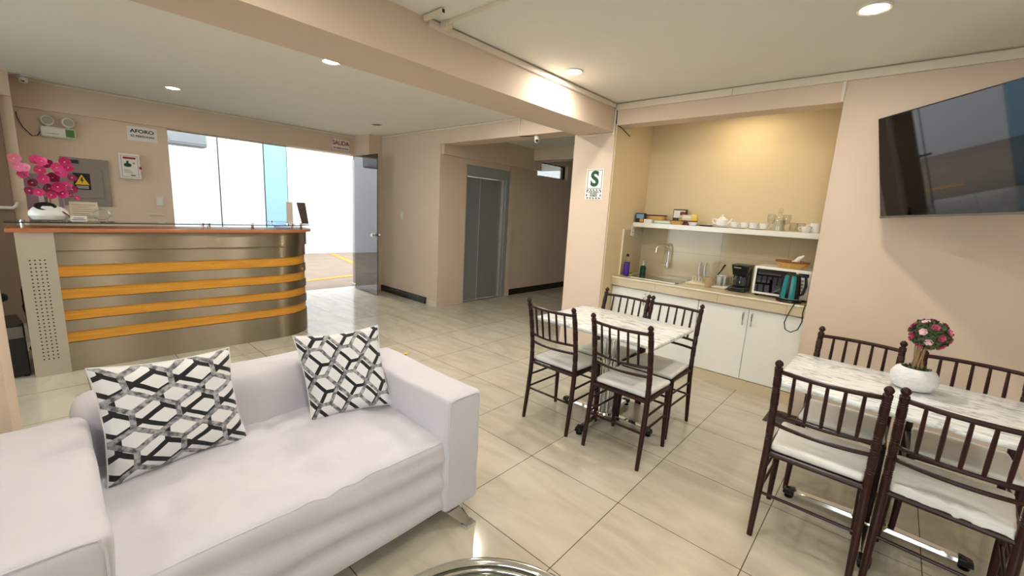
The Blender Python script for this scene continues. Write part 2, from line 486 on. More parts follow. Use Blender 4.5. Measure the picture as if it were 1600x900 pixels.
wall('wall_left', (BX0 - .1, BX0, BY0, YE + .1, 0, .2), (BX0 - .1, BX0, BY0, YE + .1, 2.5, H), (BX0 - .1, BX0, BY0, -2.0, .2, 2.5),
     (BX0 - .1, BX0, 0.4, 2.9, .2, 2.5), (BX0 - .1, BX0, 6.2, YE + .1, .2, 2.5))
for nm, y0, y1 in (('added_window_5', -2.0, 0.4), ('added_window_6', 2.9, 6.2)):  # unseen windows added to bring daylight in from the left
    w = bpy.data.objects.new(nm, None); COL.objects.link(w); w.location = (BX0 - .05, (y0 + y1) / 2, .2); struct(w); hw = (y1 - y0) / 2
    MB().box(-.003, .003, -hw, hw, .02, 2.28).build('pane', 'glassw', w, smooth=False)
    b = MB(); b.box(-.03, .03, -hw, hw, 0, .04); b.box(-.03, .03, -hw, hw, 2.26, 2.3)
    for k in range(4): yy = -hw + .02 + (2 * hw - .04) * k / 3; b.box(-.025, .025, yy - .02, yy + .02, .04, 2.26)
    b.build('window_frame', 'elevf', w, smooth=False)
wall('bounce_ground_left', (-16, BX0 - .1, -10, 7.3, -.3, -.15), m='yardp')  # unseen pale ground added to bounce sky light up through the left glazing
# entrance wall: solid left part, band over the glazing, end pilaster
wall('wall_entrance', (-.09, 1.19, YE, YE + .22, 0, H), (1.19, XW, YE, YE + .22, 2.30, H))
wall('wall_entrance_band', (-.09, 3.72, YE - .03, YE, 2.305, H))
wall('wall_entrance_pilaster', (3.715, XW, 6.62, YE + .03, 0, H))
wall('wall_entrance_left', (BX0, -.09, 6.95, YE + .22, 0, H))
wall('wall_alcove_beam_left', (-.6, -.09, 6.86, 6.95, 2.37, H))

# baseboards
def bb(name, *a):
    b = MB()
    for q in a: b.box(*q)
    return struct(b.build(name, 'base', smooth=False, bevel=.004))


bb('baseboard_switch', (XW - .03, XW, 5.31, 6.6, 0, .105))
bb('baseboard_corridor', (5.56, 9.0, 5.055, 5.075, 0, .11))
struct(MB().box(XW - .006, XW, 5.05, 5.31, 0, .07).build('baseboard_corner', 'trunk', smooth=False))

# window glazing beside the door (kind structure)
def pane(name, x0, x1, m, z0=0.02, z1=2.30):
    w = bpy.data.objects.new(name, None); COL.objects.link(w); w.location = ((x0 + x1) / 2, YE + .1, 0); struct(w)
    hw = (x1 - x0) / 2
    MB().box(-hw + .004, hw - .004, -.004, .004, z0, z1).build('pane', m, w, smooth=False)
    b = MB(); b.box(-hw, -hw + .007, -.006, .006, z0, z1); b.box(hw - .004, hw, -.006, .006, z0, z1)
    b.build('window_frame', 'gedge', w, smooth=False)
    b = MB(); b.box(-hw, hw, -.014, .014, 0, z0 + .02); b.box(-hw, hw, -.014, .014, z1 - .015, z1 + .003)
    b.build('window_rail', 'steels', w, smooth=False)
    return w


pane('window_1', 1.19, 1.75, 'glassw'); pane('window_2', 1.75, 2.33, 'glassw'); pane('window_3', 2.33, 2.66, 'glassb')
# transom window high in the corridor
w = bpy.data.objects.new('window_4', None); COL.objects.link(w); w.location = (6.67, 5.16, 2.30); struct(w)
MB().box(-.47, .47, -.003, .003, -.13, .13).build('pane', 'glassw', w, smooth=False)
b = MB(); b.box(-.475, .475, -.02, .02, -.13, -.112); b.box(-.475, .475, -.02, .02, .112, .13); b.box(-.475, -.455, -.02, .02, -.13, .13); b.box(.455, .475, -.02, .02, -.13, .13)
b.build('window_frame', 'black', w, smooth=False)

# swung-open glass door
d = bpy.data.objects.new('door_1', None); COL.objects.link(d); d.location = (3.66, 7.10, 0); d.rotation_euler = (0, 0, math.radians(-92.5)); struct(d)
MB().box(0, .90, -.005, .005, .02, 2.27).build('pane', 'glassd', d, smooth=False, bevel=.002)
MB().box(.896, .903, -.006, .006, .02, 2.27).build('door_edge', 'gedge', d, smooth=False)
b = MB(); b.box(-.02, .11, -.016, .016, .015, .085); b.build('hinge', 'chrome', d, bevel=.006)
b = MB(); b.box(-.02, .09, -.016, .016, 2.22, 2.285); b.build('hinge', 'chrome', d, bevel=.006)
b = MB()
for s in (-1, 1): b.tube([(.84, 0, 1.0), (.84, s * .02, 1.0), (.84, s * .035, 1.0), (.84, s * .062, 1.0), (.84, s * .075, 1.0)], [.024, .024, .012, .028, .02], 14)
b.build('door_handle', 'chrome', d)

# door leaf at the far left
d = bpy.data.objects.new('door_2', None); COL.objects.link(d); d.location = (-.62, 6.95, 0); struct(d)
MB().box(-.45, .44, -.03, 0, 0, 2.37).build('door_panel', 'doorb', d, smooth=False, bevel=.004)
b = MB(); b.tube([(-.1, -.09, 1.25), (.43, -.09, 1.25), (.455, -.085, 1.27), (.47, -.03, 1.30)], .016, 10); b.tube([(-.1, -.09, 1.25), (-.1, -.03, 1.25)], .014, 8)
b.build('push_bar', 'white', d)

# elevator (door_3)
d = bpy.data.objects.new('door_3', None); COL.objects.link(d); d.location = (4.95, 5.10, 0); struct(d)
b = MB(); b.box(-.488, -.47, -.05, .1, 0, 2.17); b.box(.35, .37, -.045, .1, 0, 2.0); b.box(.41, .488, -.05, .1, 0, 2.17); b.box(-.47, .41, -.05, .08, 2.0, 2.17); b.box(.37, .41, -.02, .08, 0, 2.0)
b.build('door_frame', 'elevf', d, smooth=False, bevel=.003)
MB().box(-.47, -.157, -.006, .02, .015, 1.995).build('door_panel', 'elev', d, smooth=False, bevel=.003)
MB().box(-.157, -.145, -.016, .0, .015, 1.995).build('meeting_strip', 'elevf', d, smooth=False)
MB().box(-.15, .35, .006, .032, .015, 1.995).build('door_panel', 'elev', d, smooth=False, bevel=.003)
MB().box(-.47, .35, -.05, .04, 0, .012).build('door_sill', 'steels', d, smooth=False)

# ------------------------------------------------------------------ yard outside
wall('wall_yard', (-6, 14, 12.5, 12.7, -.1, 7), m='owall')
wall('wall_yard_left', (-6.2, -6, 7.4, 12.7, -.1, 7), m='owall')
wall('floor_yard', (-6, 14, 7.2, 12.7, -.12, -.02), m='yard')
b = MB()
b.add([(3.2, 8.12, -.016), (5.6, 8.55, -.016), (5.6, 8.72, -.016), (3.2, 8.28, -.016)], [(0, 1, 2, 3)])
tag(b.build('painted_line', 'yline', smooth=False), 'yellow line painted on the yard paving just beyond the open door', 'road marking', None)
b = MB()
b.add([(5.0, 9.2, -.016), (5.14, 9.2, -.016), (5.75, 12.3, -.016), (5.6, 12.3, -.016)], [(0, 1, 2, 3)])
tag(b.build('painted_line', 'yline', smooth=False), 'slanting yellow painted line on the far yard paving near the white wall', 'road marking', None)
t = thing('shutter_box', 'grey hanging box seen outside through the top of the leftmost window pane', 'box', (1.93, 9.86, 2.34))
MB().box(-.30, .27, -.15, .15, 0, .26).build('housing', 'ogrey', t, bevel=.03); MB().box(-.28, .25, -.154, -.15, .05, .054).build('seam', 'black', t, smooth=False)
b = MB(); b.box(-.2, -.17, -.02, .02, .25, .9); b.box(.15, .18, -.02, .02, .25, .9); b.build('hanger', 'ogrey', t, smooth=False)
MB().box(-.25, .25, -.05, 2.64, .9, .98).build('support_beam', 'ogrey', t, smooth=False)

# ------------------------------------------------------------------ lamps in the ceiling
def downlight(x, y, label, on=True, w=LAMP_W, z=H, col=(1, .985, .965)):
    t = thing('ceiling_downlight', label, 'ceiling light', (x, y, z))
    MB().lathe([(.074, 0), (.076, -.004), (.070, -.009), (.058, -.006), (.056, 0)], (0, 0, 0), 28).build('trim_ring', 'white', t)
    MB().lathe([(.0, -.0025), (.057, -.0025)], (0, 0, 0), 28).build('lens', 'ledon' if on else 'ledoff', t)
    if on:
        l = lamp((0, 0, -.014), w, col); l.parent = t
    return t


downlight(1.085, 6.017, 'lit round ceiling downlight above the reception desk near the entrance wall', w=2)
downlight(1.687, 3.596, 'lit round ceiling downlight just behind the beam over the walkway', w=9)
downlight(2.915, 2.085, 'lit round ceiling downlight close beside the beam face')
downlight(2.918, .274, 'lit round ceiling downlight above the table with the flower pot')
downlight(3.321, 5.717, 'unlit round ceiling downlight near the switch wall', on=False)
for x, y, lb in ((.5, 1.6, 'above the sofa'), (1.85, .8, 'above the coffee table side'), (-1.3, .6, 'above the left rear of the room'),
                 (1.6, -1.5, 'at the rear right'), (-1.2, -1.6, 'at the rear left corner'), (.3, .2, 'right above the coffee table')):
    downlight(x, y, 'added fill downlight out of view ' + lb, w=FILL_W)  # unseen downlights added as fill for the front of the room
for x, y, w_, lb in ((3.15, 3.25, 11, 'in front of the corridor'), (.45, 3.2, 3.5, 'between pillar and desk'), (1.25, 3.1, 5, 'over the sofa back')):
    downlight(x, y, 'added fill downlight hidden behind the beam ' + lb, w=w_)  # extra downlights added out of sight to brighten the area behind the beam
downlight(4.36, 1.22, 'warm downlight in the kitchen alcove hidden behind its header', w=2.5, col=(1, .88, .66))

# ------------------------------------------------------------------ cable trunking
def trunk(label, *boxes, m='trunk', bev=.002):
    b = MB()
    for q in boxes: b.box(*q)
    return tag(b.build('cable_trunking', m, smooth=False, bevel=bev), label, 'cable trunking')


trunk('wide cream cable trunking along the ceiling edge above the television', (XW - .022, XW, BY0, 1.20, H - .066, H - .010), (XW - .022, XW, 1.203, 2.255, H - .066, H - .010))
trunk('cream cable trunking along the top of the beam face', (1.66, XW - .03, 2.256, 2.28, H - .048, H - .009))
trunk('thin cream trunking running down the kitchen side edge of the beam end', (XW - .014, XW, 2.262, 2.276, 2.30, H - .062), (XW - .014, XW, 2.276, 2.62, 2.316, 2.328))
trunk('short vertical cream trunking on the kitchen header above the wall corner', (XW - .012, XW, .446, .466, 2.40, H - .062))
trunk('thin cream trunking along the ceiling above the light switch wall', (XW - .014, XW, 2.73, 6.60, H - .026, H - .004))
trunk('thin vertical cream trunking dropping to the corridor camera', (XW - .012, XW, 3.54, 3.556, 2.393, H - .026))
trunk('thin cream trunking along the ceiling above the entrance wall', (.05, 3.70, YE - .045, YE - .03, H - .028, H - .006))
t = thing('cable_conduit', 'thin white conduit crossing the ceiling away from the beam', 'conduit', (1.757, 2.2, H - .012))
MB().box(-.008, .008, -2.2, 0, -.006, .012).build('conduit_channel', 'trunk', t, smooth=False, bevel=.002)
MB().box(-.02, .03, -.005, .055, -.03, .012).build('elbow', 'trunk', t, smooth=False, bevel=.003)
t = thing('cable_conduit', 'short open ended white conduit stub under the beam top corner', 'conduit', (1.63, 2.22, H - .02))
MB().box(-.012, .012, -.13, .04, -.012, .014).build('conduit_channel', 'trunk', t, smooth=False, bevel=.002)
MB().box(-.008, .008, -.132, -.129, -.008, .009).build('opening', 'ink', t, smooth=False)
t = thing('power_cable', 'short dark cable leaving the trunking at the kitchen alcove corner', 'cable', (3.96, 2.25, 2.40))
MB().tube([(-.012, .016, .18), (-.012, .008, .02), (.0, -.004, -.0), (.09, -.006, -.012), (.26, -.006, -.06)], .004, 6).build('cord', 'black', t)

# ------------------------------------------------------------------ reception desk
t = thing('reception_desk', 'curved steel reception desk with golden stripes and a cherry coloured top', 'reception desk', (1.0, 5.1, 0))
off = Vector((1.0, 5.1))
line = [(.05, 4.875), (.4, 4.875), (.8, 4.865), (1.1, 4.852), (1.4, 4.838), (1.6, 4.834)]
cx_, cy_, rr_ = 1.62, 5.214, .38
# rounded right end (quarter ellipse)
for k in range(1, 15):
    a = -PI / 2 + (PI / 2) * k / 14
    line.append((1.62 + .43 * math.cos(a), 5.214 + .38 * math.sin(a)))
line += [(2.05, 5.35), (2.05, 5.5)]
line = [(p[0] - off.x, p[1] - off.y) for p in line]
bands = [(.0, .245, 's', .012), (.245, .335, 'g', 0), (.335, .43, 's', .012), (.43, .515, 'g', 0), (.515, .605, 's', .012), (.605, .695, 'g', 0),
         (.695, .785, 's', .012), (.785, .88, 'g', 0), (.88, 1.0, 's', .012), (1.0, 1.147, 's', .028)]
for z0, z1, k, o_ in bands:
    b = MB(); b.strip(line, o_, .02, z0 + .001, z1 - .001)
    o = b.build('front_band' if k == 's' else 'front_stripe', 'steel' if k == 's' else 'gold', t, ang=25)
    tag(o, 'brushed steel band' if k == 's' else 'golden wood stripe')
# carcass behind the bands
b = MB(); b.strip(line, -.022, .015, 0, 1.146); b.build('carcass', 'darkb', t, ang=25)
# perforated end panel: skin with real holes made as dark recessed studs
px0, px1 = -.148 - off.x, .052 - off.x; py = 4.845 - off.y
b = MB()
cols = [px0 + .058 + i * .026 for i in range(4)]; rows = [.14 + i * .0293 for i in range(28)]
hs = .0045
xs = [px0]; 
for c in cols: xs += [c - hs, c + hs]
xs.append(px1)
zs = [0]
for r in rows: zs += [r - hs, r + hs]
zs.append(1.146)
for i in range(len(xs) - 1):
    for j in range(len(zs) - 1):
        if i % 2 == 1 and j % 2 == 1: continue
        b.add([(xs[i], py, zs[j]), (xs[i + 1], py, zs[j]), (xs[i + 1], py, zs[j + 1]), (xs[i], py, zs[j + 1])], [(0, 1, 2, 3)])
b.add([(px0, py, 0), (px0, py + .03, 0), (px0, py + .03, 1.146), (px0, py, 1.146)], [(0, 1, 2, 3)])
b.add([(px1, py, 0), (px1, py + .03, 0), (px1, py + .03, 1.146), (px1, py, 1.146)], [(0, 1, 2, 3)])
b.build('perforated_panel', 'steelp', t, smooth=False)
MB().box(px0 + .002, px1 - .002, py + .012, py + .03, .002, 1.145).build('backing_panel', 'blackm', t, smooth=False)
MB().box(px0, px0 + .018, py + .03, py + .62, 0, 1.146).build('side_panel', 'darkb', t, smooth=False)
# top
def outline(y_add, xl, xr):
    pts = [(-.19, 4.80), (.05, 4.80), (.8, 4.795), (1.3, 4.775), (1.6, 4.765)]
    for k in range(1, 13):
        a = -PI / 2 + (PI / 2) * k / 12; pts.append((1.62 + .50 * math.cos(a), 5.19 + .425 * math.sin(a)))
    pts += [(2.12, 5.5), (1.85, 5.5), (1.85, 5.22), (-.19, 5.22)]
    return [(p[0] - off.x, p[1] - off.y) for p in pts]


MB().prism(outline(0, 0, 0), 1.147, 1.176).build('desk_top', 'top', t, smooth=False, bevel=.004)
gp = [(-.19, 4.86), (.9, 4.86), (1.5, 4.85)]
for k in range(1, 10):
    a = -PI / 2 + (PI / 2) * k / 9; gp.append((1.6 + .50 * math.cos(a), 5.14 + .29 * math.sin(a)))
gp += [(2.10, 5.30), (1.8, 5.30), (1.75, 5.12), (-.19, 5.12)]
MB().prism([(p[0] - off.x, p[1] - off.y) for p in gp], 1.214, 1.222).build('glass_top', 'glasss', t, smooth=False)
b = MB(); b.tube([(-.19 - off.x, 4.86 - off.y, 1.218), (.9 - off.x, 4.86 - off.y, 1.218), (1.5 - off.x, 4.85 - off.y, 1.218)] + [(p[0] - off.x, p[1] - off.y, 1.218) for p in gp[3:12]], .004, 6)
b.build('glass_edge', 'gedge', t)
for x, y in ((-.10, 4.92), (1.03, 4.92), (1.08, 4.92), (1.87, 5.0), (2.05, 5.22), (-.10, 5.08), (1.5, 5.08)):
    MB().lathe([(.013, 1.176), (.013, 1.214), (.016, 1.214), (.016, 1.2265), (0, 1.2265)], (x - off.x, y - off.y, 0), 14).build('standoff', 'chrome', t)
# worktop inside
MB().box(-.12 - off.x, 1.95 - off.x, 4.93 - off.y, 5.5 - off.y, .72, .745).build('inner_worktop', 'top', t, smooth=False)

# clutter left of the desk
t = thing('office_chair', 'dark office chair standing behind the left end of the reception desk', 'chair', (-.55, 6.1, 0), .4)
b = MB(); soft(b, -.22, .22, -.22, .22, .42, .50, .04, .06); b.build('seat', 'blackm', t)
b = MB(); soft(b, -.21, .21, .19, .26, .60, 1.05, .035, .06); b.build('backrest', 'blackm', t)
MB().tube([(0, 0, .42), (0, 0, .1)], .03, 12).build('gas_column', 'black', t)
MB().tube([(0, .1, .43), (0, .26, .46), (0, .27, .8)], .018, 8).build('back_support', 'black', t)
for k in range(5):
    a = 2 * PI * k / 5; MB().tube([(0, 0, .12), (.26 * math.cos(a), .26 * math.sin(a), .075)], [.028, .018], 8).build('base_arm', 'black', t)
    MB().tube([(.26 * math.cos(a) - .012 * math.sin(a), .26 * math.sin(a) + .012 * math.cos(a), .03), (.26 * math.cos(a) + .012 * math.sin(a), .26 * math.sin(a) - .012 * math.cos(a), .03)], .03, 14).build('castor', 'black', t)
t = thing('computer_tower', 'black computer tower on the floor behind the perforated desk panel', 'computer', (-.28, 5.12, 0), .1)
MB().box(-.09, .09, -.2, .2, .012, .43).build('case', 'black', t, bevel=.006)
MB().box(-.08, .08, -.206, -.2, .32, .41).build('drive_bay', 'gboxd', t, bevel=.002)
MB().tube([(-.03, -.2, .2), (-.03, -.21, .2)], .012, 12).build('power_button', 'chrome', t)
for i, (x, y) in enumerate(((-.07, -.18), (.07, -.18), (-.07, .18), (.07, .18))): MB().lathe([(.014, 0), (.014, .012)], (x, y, 0), 10).build('foot', 'blackm', t)
t = thing('power_cable', 'tangled black cables hanging beside the computer tower behind the desk', 'cables', (-.10, 5.42, .0))
b = MB()
for k in range(6):
    pts = [(random.uniform(-.08, .06), random.uniform(-.05, .1), .74 - .12 * i + random.uniform(-.05, .05)) for i in range(6)]
    pts.append((pts[-1][0] + .03, pts[-1][1], .012)); b.tube(pts, .006, 6)
b.build('cord', 'blackm', t)
t = thing('storage_box', 'brown upright storage box behind the left end of the desk', 'box', (-.30, 5.42, 0))
MB().box(-.05, .0, -.1, .3, 0, .92).build('box_side', 'doorb', t, bevel=.004); MB().box(-.055, .005, -.105, .305, .92, .94).build('lid', 'darkb', t, bevel=.004)

# ------------------------------------------------------------------ things on the desk
GZ = 1.2265
def petal_flower(b, c, nrm, r, n=5, curl=.35, ph=0.0, wide=.42):
    nrm = Vector(nrm).normalized(); a = nrm.orthogonal().normalized(); q = nrm.cross(a); c = Vector(c)
    for k in range(n):
        an = ph + 2 * PI * k / n; u = a * math.cos(an) + q * math.sin(an); w_ = nrm.cross(u)
        p = [c, c + u * r * .38 + w_ * r * wide * .8 + nrm * r * .10, c + u * r * .72 + w_ * r * wide + nrm * r * curl * .7, c + u * r * .95 + w_ * r * wide * .5 + nrm * r * curl,
             c + u * r * 1.02 + nrm * r * curl, c + u * r * .95 - w_ * r * wide * .5 + nrm * r * curl, c + u * r * .72 - w_ * r * wide + nrm * r * curl * .7, c + u * r * .38 - w_ * r * wide * .8 + nrm * r * .10, c + u * r * .6 + nrm * r * .05]
        b.add(p, [(0, 1, 8), (1, 2, 8), (2, 3, 8), (3, 4, 8), (4, 5, 8), (5, 6, 8), (6, 7, 8), (7, 0, 8)])
    return b


t = thing('orchid_vase', 'magenta orchid in a white scooped vase on the desk glass', 'flower vase', (.045, 5.0, GZ))
b = MB()
b.lathe([(.045, 0), (.085, .010), (.104, .04), (.100, .07), (.078, .10), (.052, .114), (.046, .108), (.03, .08)], (0, 0, 0), 32, 1.1, .85)
b.build('vase', 'ceram', t)
o = MB().lathe([(.0, .0), (.048, .003), (.056, .010), (.05, .014), (0, .006)], (0, 0, 0), 24, 1.1, .8).build('vase_mouth', 'black', t); o.location = (-.015, -.034, .106); o.rotation_euler = (.75, 0, 0)
tag(MB().tube([(.03, -.03, .088), (.08, -.06, .07), (.105, -.065, .045), (.115, -.05, .03)], [.004, .006, .005, .003], 8).build('vase_strap', 'maroon', t), 'dark curled handle')
b = MB()
b.tube([(0, 0, .08), (-.01, 0, .18), (-.05, 0, .30), (-.12, -.01, .36)], .003, 6); b.tube([(.01, 0, .08), (.02, 0, .2), (.07, 0, .30), (.12, -.02, .27), (.16, -.02, .17)], .003, 6)
b.tube([(0, 0, .08), (0, 0, .25), (.02, -.01, .35)], .003, 6); b.build('stem', 'leaf', t)
rnd = random.Random(3)
spots = [(22, 247, 1), (40, 262, 1), (55, 250, 0), (62, 266, 0), (75, 256, 0), (88, 262, 0), (100, 253, 0), (50, 285, 0), (36, 272, 0), (68, 280, 0), (82, 278, 0), (94, 270, 0),
         (107, 262, 0), (112, 278, 0), (104, 290, 0), (90, 292, 0), (76, 295, 0), (60, 300, 0), (98, 302, 0), (112, 296, 0), (120, 309, 0), (80, 305, 0), (46, 298, 0), (66, 252, 0), (110, 305, 0), (30, 260, 1)]
for i, (x, y, pk) in enumerate(spots):
    p = at(x, y, Y=5.0 + rnd.uniform(-.05, .04)) - Vector((.045, 5.0, GZ))
    b = MB(); n_ = Vector((rnd.uniform(-.5, .5), -1, rnd.uniform(-.3, .4)))
    petal_flower(b, (0, 0, 0), n_, rnd.uniform(.030, .041) * (.55 if i in (20, 24) else 1), 5, .3, rnd.random() * 6, .55)
    b.cur = 0
    bo = b.build('blossom', 'pinkp' if pk else ('magenta', 'magentad', 'magental')[i % 3], t, loc=p)
    n_ = n_.normalized(); MB().tube([n_ * .003, n_ * .014], [.006, .003], 8).build('blossom_centre', 'palep', bo)

def card(name, label, cat, c, w, h, m, rz=0, tilt=0.12, th=.003):
    t = thing(name, label, cat, c, rz)
    o = MB().box(-w / 2, w / 2, -th / 2, th / 2, 0, h).build('card', m, t, smooth=False); o.rotation_euler = (-tilt, 0, 0)
    return t


t = card('leaflet_stand', 'cream printed leaflet standing on the desk behind the name card', 'leaflet', (.25, 5.06, GZ), .17, .155, 'cream', .05)
for k in range(7):
    o = MB().box(-.07, .07 - .02 * (k % 3), -.003, -.0022, .02 + .018 * k, .024 + .018 * k).build('print_line', 'gbox', t, smooth=False); o.rotation_euler = (-.12, 0, 0)
MB().box(-.08, .08, .0, .05, 0, .004).build('foot', 'glasss', t, smooth=False)
t = card('name_card', 'small white tent card with grey lettering on the desk glass', 'tent card', (.205, 4.93, GZ), .095, .045, 'paper', 0, .3)
for k, (w0, z0) in enumerate(((.03, .024), (.04, .01))):
    o = MB().box(-w0, w0, -.0035, -.0022, z0, z0 + .006).build('print_line', 'gboxd', t, smooth=False); o.rotation_euler = (-.3, 0, 0)
o = MB().box(-.0475, .0475, -.0015, .0015, 0, .045).build('card_back', 'paper', t, smooth=False); o.location = (0, .026, 0); o.rotation_euler = (.3, 0, 0)
t = thing('glass_jar', 'clear glass pig shaped jar on the desk glass beside the leaflet', 'jar', (.345, 4.97, GZ))
b = MB(); b.lathe([(0, -.055), (.028, -.048), (.043, -.02), (.045, .01), (.036, .04), (.015, .055), (.012, .065), (0, .067)], (0, 0, 0), 20)
o = b.build('body', 'glassc', t); o.rotation_euler = (0, PI / 2, 0); o.location = (0, 0, .055)
for x in (-.03, .03):
    for y in (-.02, .02): MB().lathe([(.008, 0), (.009, .025)], (x, y, 0), 10).build('leg', 'glassc', t)
b = MB(); b.tube([(-.02, 0, .095), (0, 0, .106), (.02, 0, .095)], .006, 8); b.build('rim', 'glassc', t)
for y in (-.018, .018): MB().lathe([(.012, 0), (.006, .014), (0, .018)], (-.035, y, .088), 8).build('ear', 'glassc', t)
# right side displays
t = thing('display_panel', 'pale narrow upright display panel on the right end of the desk', 'display stand', (*at(453, 346, Y=5.05).xy, GZ), -.2)
MB().box(-.032, .032, -.004, .004, .0, .24).build('panel', 'steelp', t, smooth=False, bevel=.001)
MB().lathe([(.06, 0), (.06, .006), (.0, .008)], (0, 0, 0), 24).build('stand_disc', 'chrome', t)
t = thing('display_panel', 'dark leaning photo display on the far right end of the desk', 'display stand', (*at(478, 347, Y=5.1).xy, GZ), .15)
o = MB().add([(-.048, -.003, 0), (.032, -.003, 0), (-.005, -.003, .24), (-.105, -.003, .24), (-.048, .003, 0), (.032, .003, 0), (-.005, .003, .24), (-.105, .003, .24)],
             [(0, 1, 2, 3), (7, 6, 5, 4), (0, 4, 5, 1), (1, 5, 6, 2), (2, 6, 7, 3), (3, 7, 4, 0)]).build('photo_print', 'photo', t, smooth=False)
MB().box(-.05, .035, .0, .05, 0, .006).build('foot', 'chrome', t, smooth=False)
t = thing('glass_plate', 'small clear glass plate on a chrome stud beside the display panels', 'glass plate', (*at(424, 347, Y=5.1).xy, GZ))
MB().lathe([(.01, 0), (.01, .02), (.014, .022), (.014, .028), (0, .028)], (0, 0, 0), 12).build('stud', 'chrome', t)
MB().box(-.07, .14, -.09, .09, .018, .022).build('plate', 'glasss', t, smooth=False)

# ------------------------------------------------------------------ things on the entrance wall
def pos_y(x, y, Y=YE): return at(x, y, Y=Y)


def sign_y(name, label, cat, x0, x1, z0, z1, m, Y=YE, th=.004):
    t = thing(name, label, cat, ((x0 + x1) / 2, Y, (z0 + z1) / 2))
    hw, hh = (x1 - x0) / 2, (z1 - z0) / 2
    MB().box(-hw, hw, -th, 0, -hh, hh).build('plate', m, t, smooth=False)
    return t, hw, hh


t, hw, hh = sign_y('capacity_sign', 'white paper sign reading AFORO 52 PERSONAS above the switch', 'sign', .80, 1.085, 2.10, 2.268, 'paper')
text('AFORO', .058, (0, -.005, .03), FACE_Y, 'ink', t, bold=.0016, sx=1.15)
text('52 PERSONAS', .032, (0, -.005, -.028), FACE_Y, 'ink', t, bold=.001, sx=1.15)
t, hw, hh = sign_y('exit_sign', 'red lettered SALIDA DE EMERGENCIA sign above the open doorway', 'sign', 3.31, 3.635, 2.335, 2.525, 'paper', Y=YE - .03)
text('SALIDA', .098, (0, -.005, .025), FACE_Y, 'red', t, bold=.0025, sx=.88)
text('DE EMERGENCIA', .036, (0, -.005, -.058), FACE_Y, 'red', t, bold=.001, sx=.98)
b = MB()
for q in ((-hw, hw, hh - .008, hh - .004), (-hw, hw, -hh + .004, -hh + .008), (-hw + .004, -hw + .008, -hh, hh), (hw - .008, hw - .004, -hh, hh)): b.box(q[0], q[1], -.0055, -.004, q[2], q[3])
b.build('border', 'red', t, smooth=False)
t = thing('notice_box', 'white wall box with a framed printed notice and a red tag', 'wall box', (.79, YE, 1.785))
MB().box(-.097, .097, -.06, 0, -.15, .15).build('box_body', 'white', t, bevel=.004)
b = MB()
for q in ((-.078, .078, .118, .123), (-.078, .078, -.133, -.128), (-.078, -.073, -.133, .123), (.073, .078, -.133, .123)): b.box(q[0], q[1], -.0615, -.06, q[2], q[3])
b.build('border', 'lilac', t, smooth=False)
MB().box(-.058, .058, -.0615, -.06, .085, .108).build('title_print', 'red', t, smooth=False)
b = MB(); b.lathe([(0, 0), (.028, .006), (.036, .022), (.030, .038), (.008, .048), (.012, .062), (.008, .072), (0, .073)], (-.02, 0, 0), 16, 1, .04)
o = b.build('picture_print', 'green', t); o.location = (0, -.062, -.01)
b = MB(); b.box(.028, .05, -.0615, -.06, .036, .042); b.box(.036, .042, -.0615, -.06, .028, .05); b.build('cross_print', 'red', t, smooth=False)
b = MB()
for k in range(4): b.box(-.058, .0 + .01 * k, -.0612, -.06, -.045 - .012 * k, -.042 - .012 * k)
b.box(.0, .045, -.0612, -.06, -.115, -.1); b.build('text_print', 'gboxd', t, smooth=False)
tag(MB().box(.085, .107, -.07, -.055, -.028, .0).build('tag', 'red', t, bevel=.003), 'red plastic tag')
# electrical panel
t = thing('electrical_panel', 'grey electrical panel on the wall with a yellow warning sticker', 'electrical panel', (.40, YE, 1.56))
MB().box(-.20, .20, -.02, 0, -.27, .27).build('frame', 'gbox', t, bevel=.004)
MB().box(-.145, .135, -.026, -.02, -.185, .16).build('door', 'gbox', t, bevel=.003)
MB().box(-.17, -.05, -.024, -.02, .205, .245).build('nameplate', 'darkb', t, smooth=False)
MB().box(-.11, .03, -.029, -.026, -.085, .10).build('sticker', 'ink', t, smooth=False)
b = MB(); b.add([(-.10, -.0305, -.03), (.02, -.0305, -.03), (-.04, -.0305, .085), (-.10, -.029, -.03), (.02, -.029, -.03), (-.04, -.029, .085)], [(0, 1, 2), (5, 4, 3), (0, 3, 4, 1), (1, 4, 5, 2), (2, 5, 3, 0)])
b.build('warning_triangle', 'yellow', t, smooth=False)
b = MB(); b.add([(-.042, -.0315, .055), (-.03, -.0315, .052), (-.037, -.0315, .028), (-.024, -.0315, .028), (-.044, -.0315, -.018), (-.04, -.0315, .014), (-.054, -.0315, .014)], [(0, 6, 5, 4, 3, 2, 1)])
b.build('bolt_print', 'ink', t, smooth=False)
b = MB()
for k in range(2): b.box(-.09 + .01 * k, .01, -.0300, -.029, -.052 - .018 * k, -.044 - .018 * k)
b.build('text_print', 'paper', t, smooth=False)
# emergency light
t = thing('emergency_light', 'white twin head emergency light high on the left of the wall', 'emergency light', (.22, YE, 2.085))
MB().box(-.135, .135, -.05, 0, -.058, .055).build('housing', 'white', t, bevel=.018)
MB().box(.055, .125, -.053, -.05, -.04, .04).build('exit_window', 'greenled', t, smooth=False)
MB().box(-.09, -.0, -.0515, -.05, -.022, -.018).build('slot', 'gboxd', t, smooth=False)
for x in (-.075, .085):
    b = MB(); b.lathe([(0, 0), (.046, 0), (.052, .01), (.052, .022), (.046, .03), (0, .032)], (0, 0, 0), 24)
    o = b.build('lamp_head', 'white', t); o.rotation_euler = (PI / 2, 0, 0); o.location = (x, -.03, .115)
    b = MB(); b.lathe([(.0, 0), (.040, 0.0), (.036, .006), (0, .008)], (0, 0, 0), 24)
    q = b.build('lens', 'ledoff', o); q.location = (0, 0, .030)
    MB().tube([(x, -.025, .05), (x, -.03, .075)], .012, 8).build('neck', 'white', t)
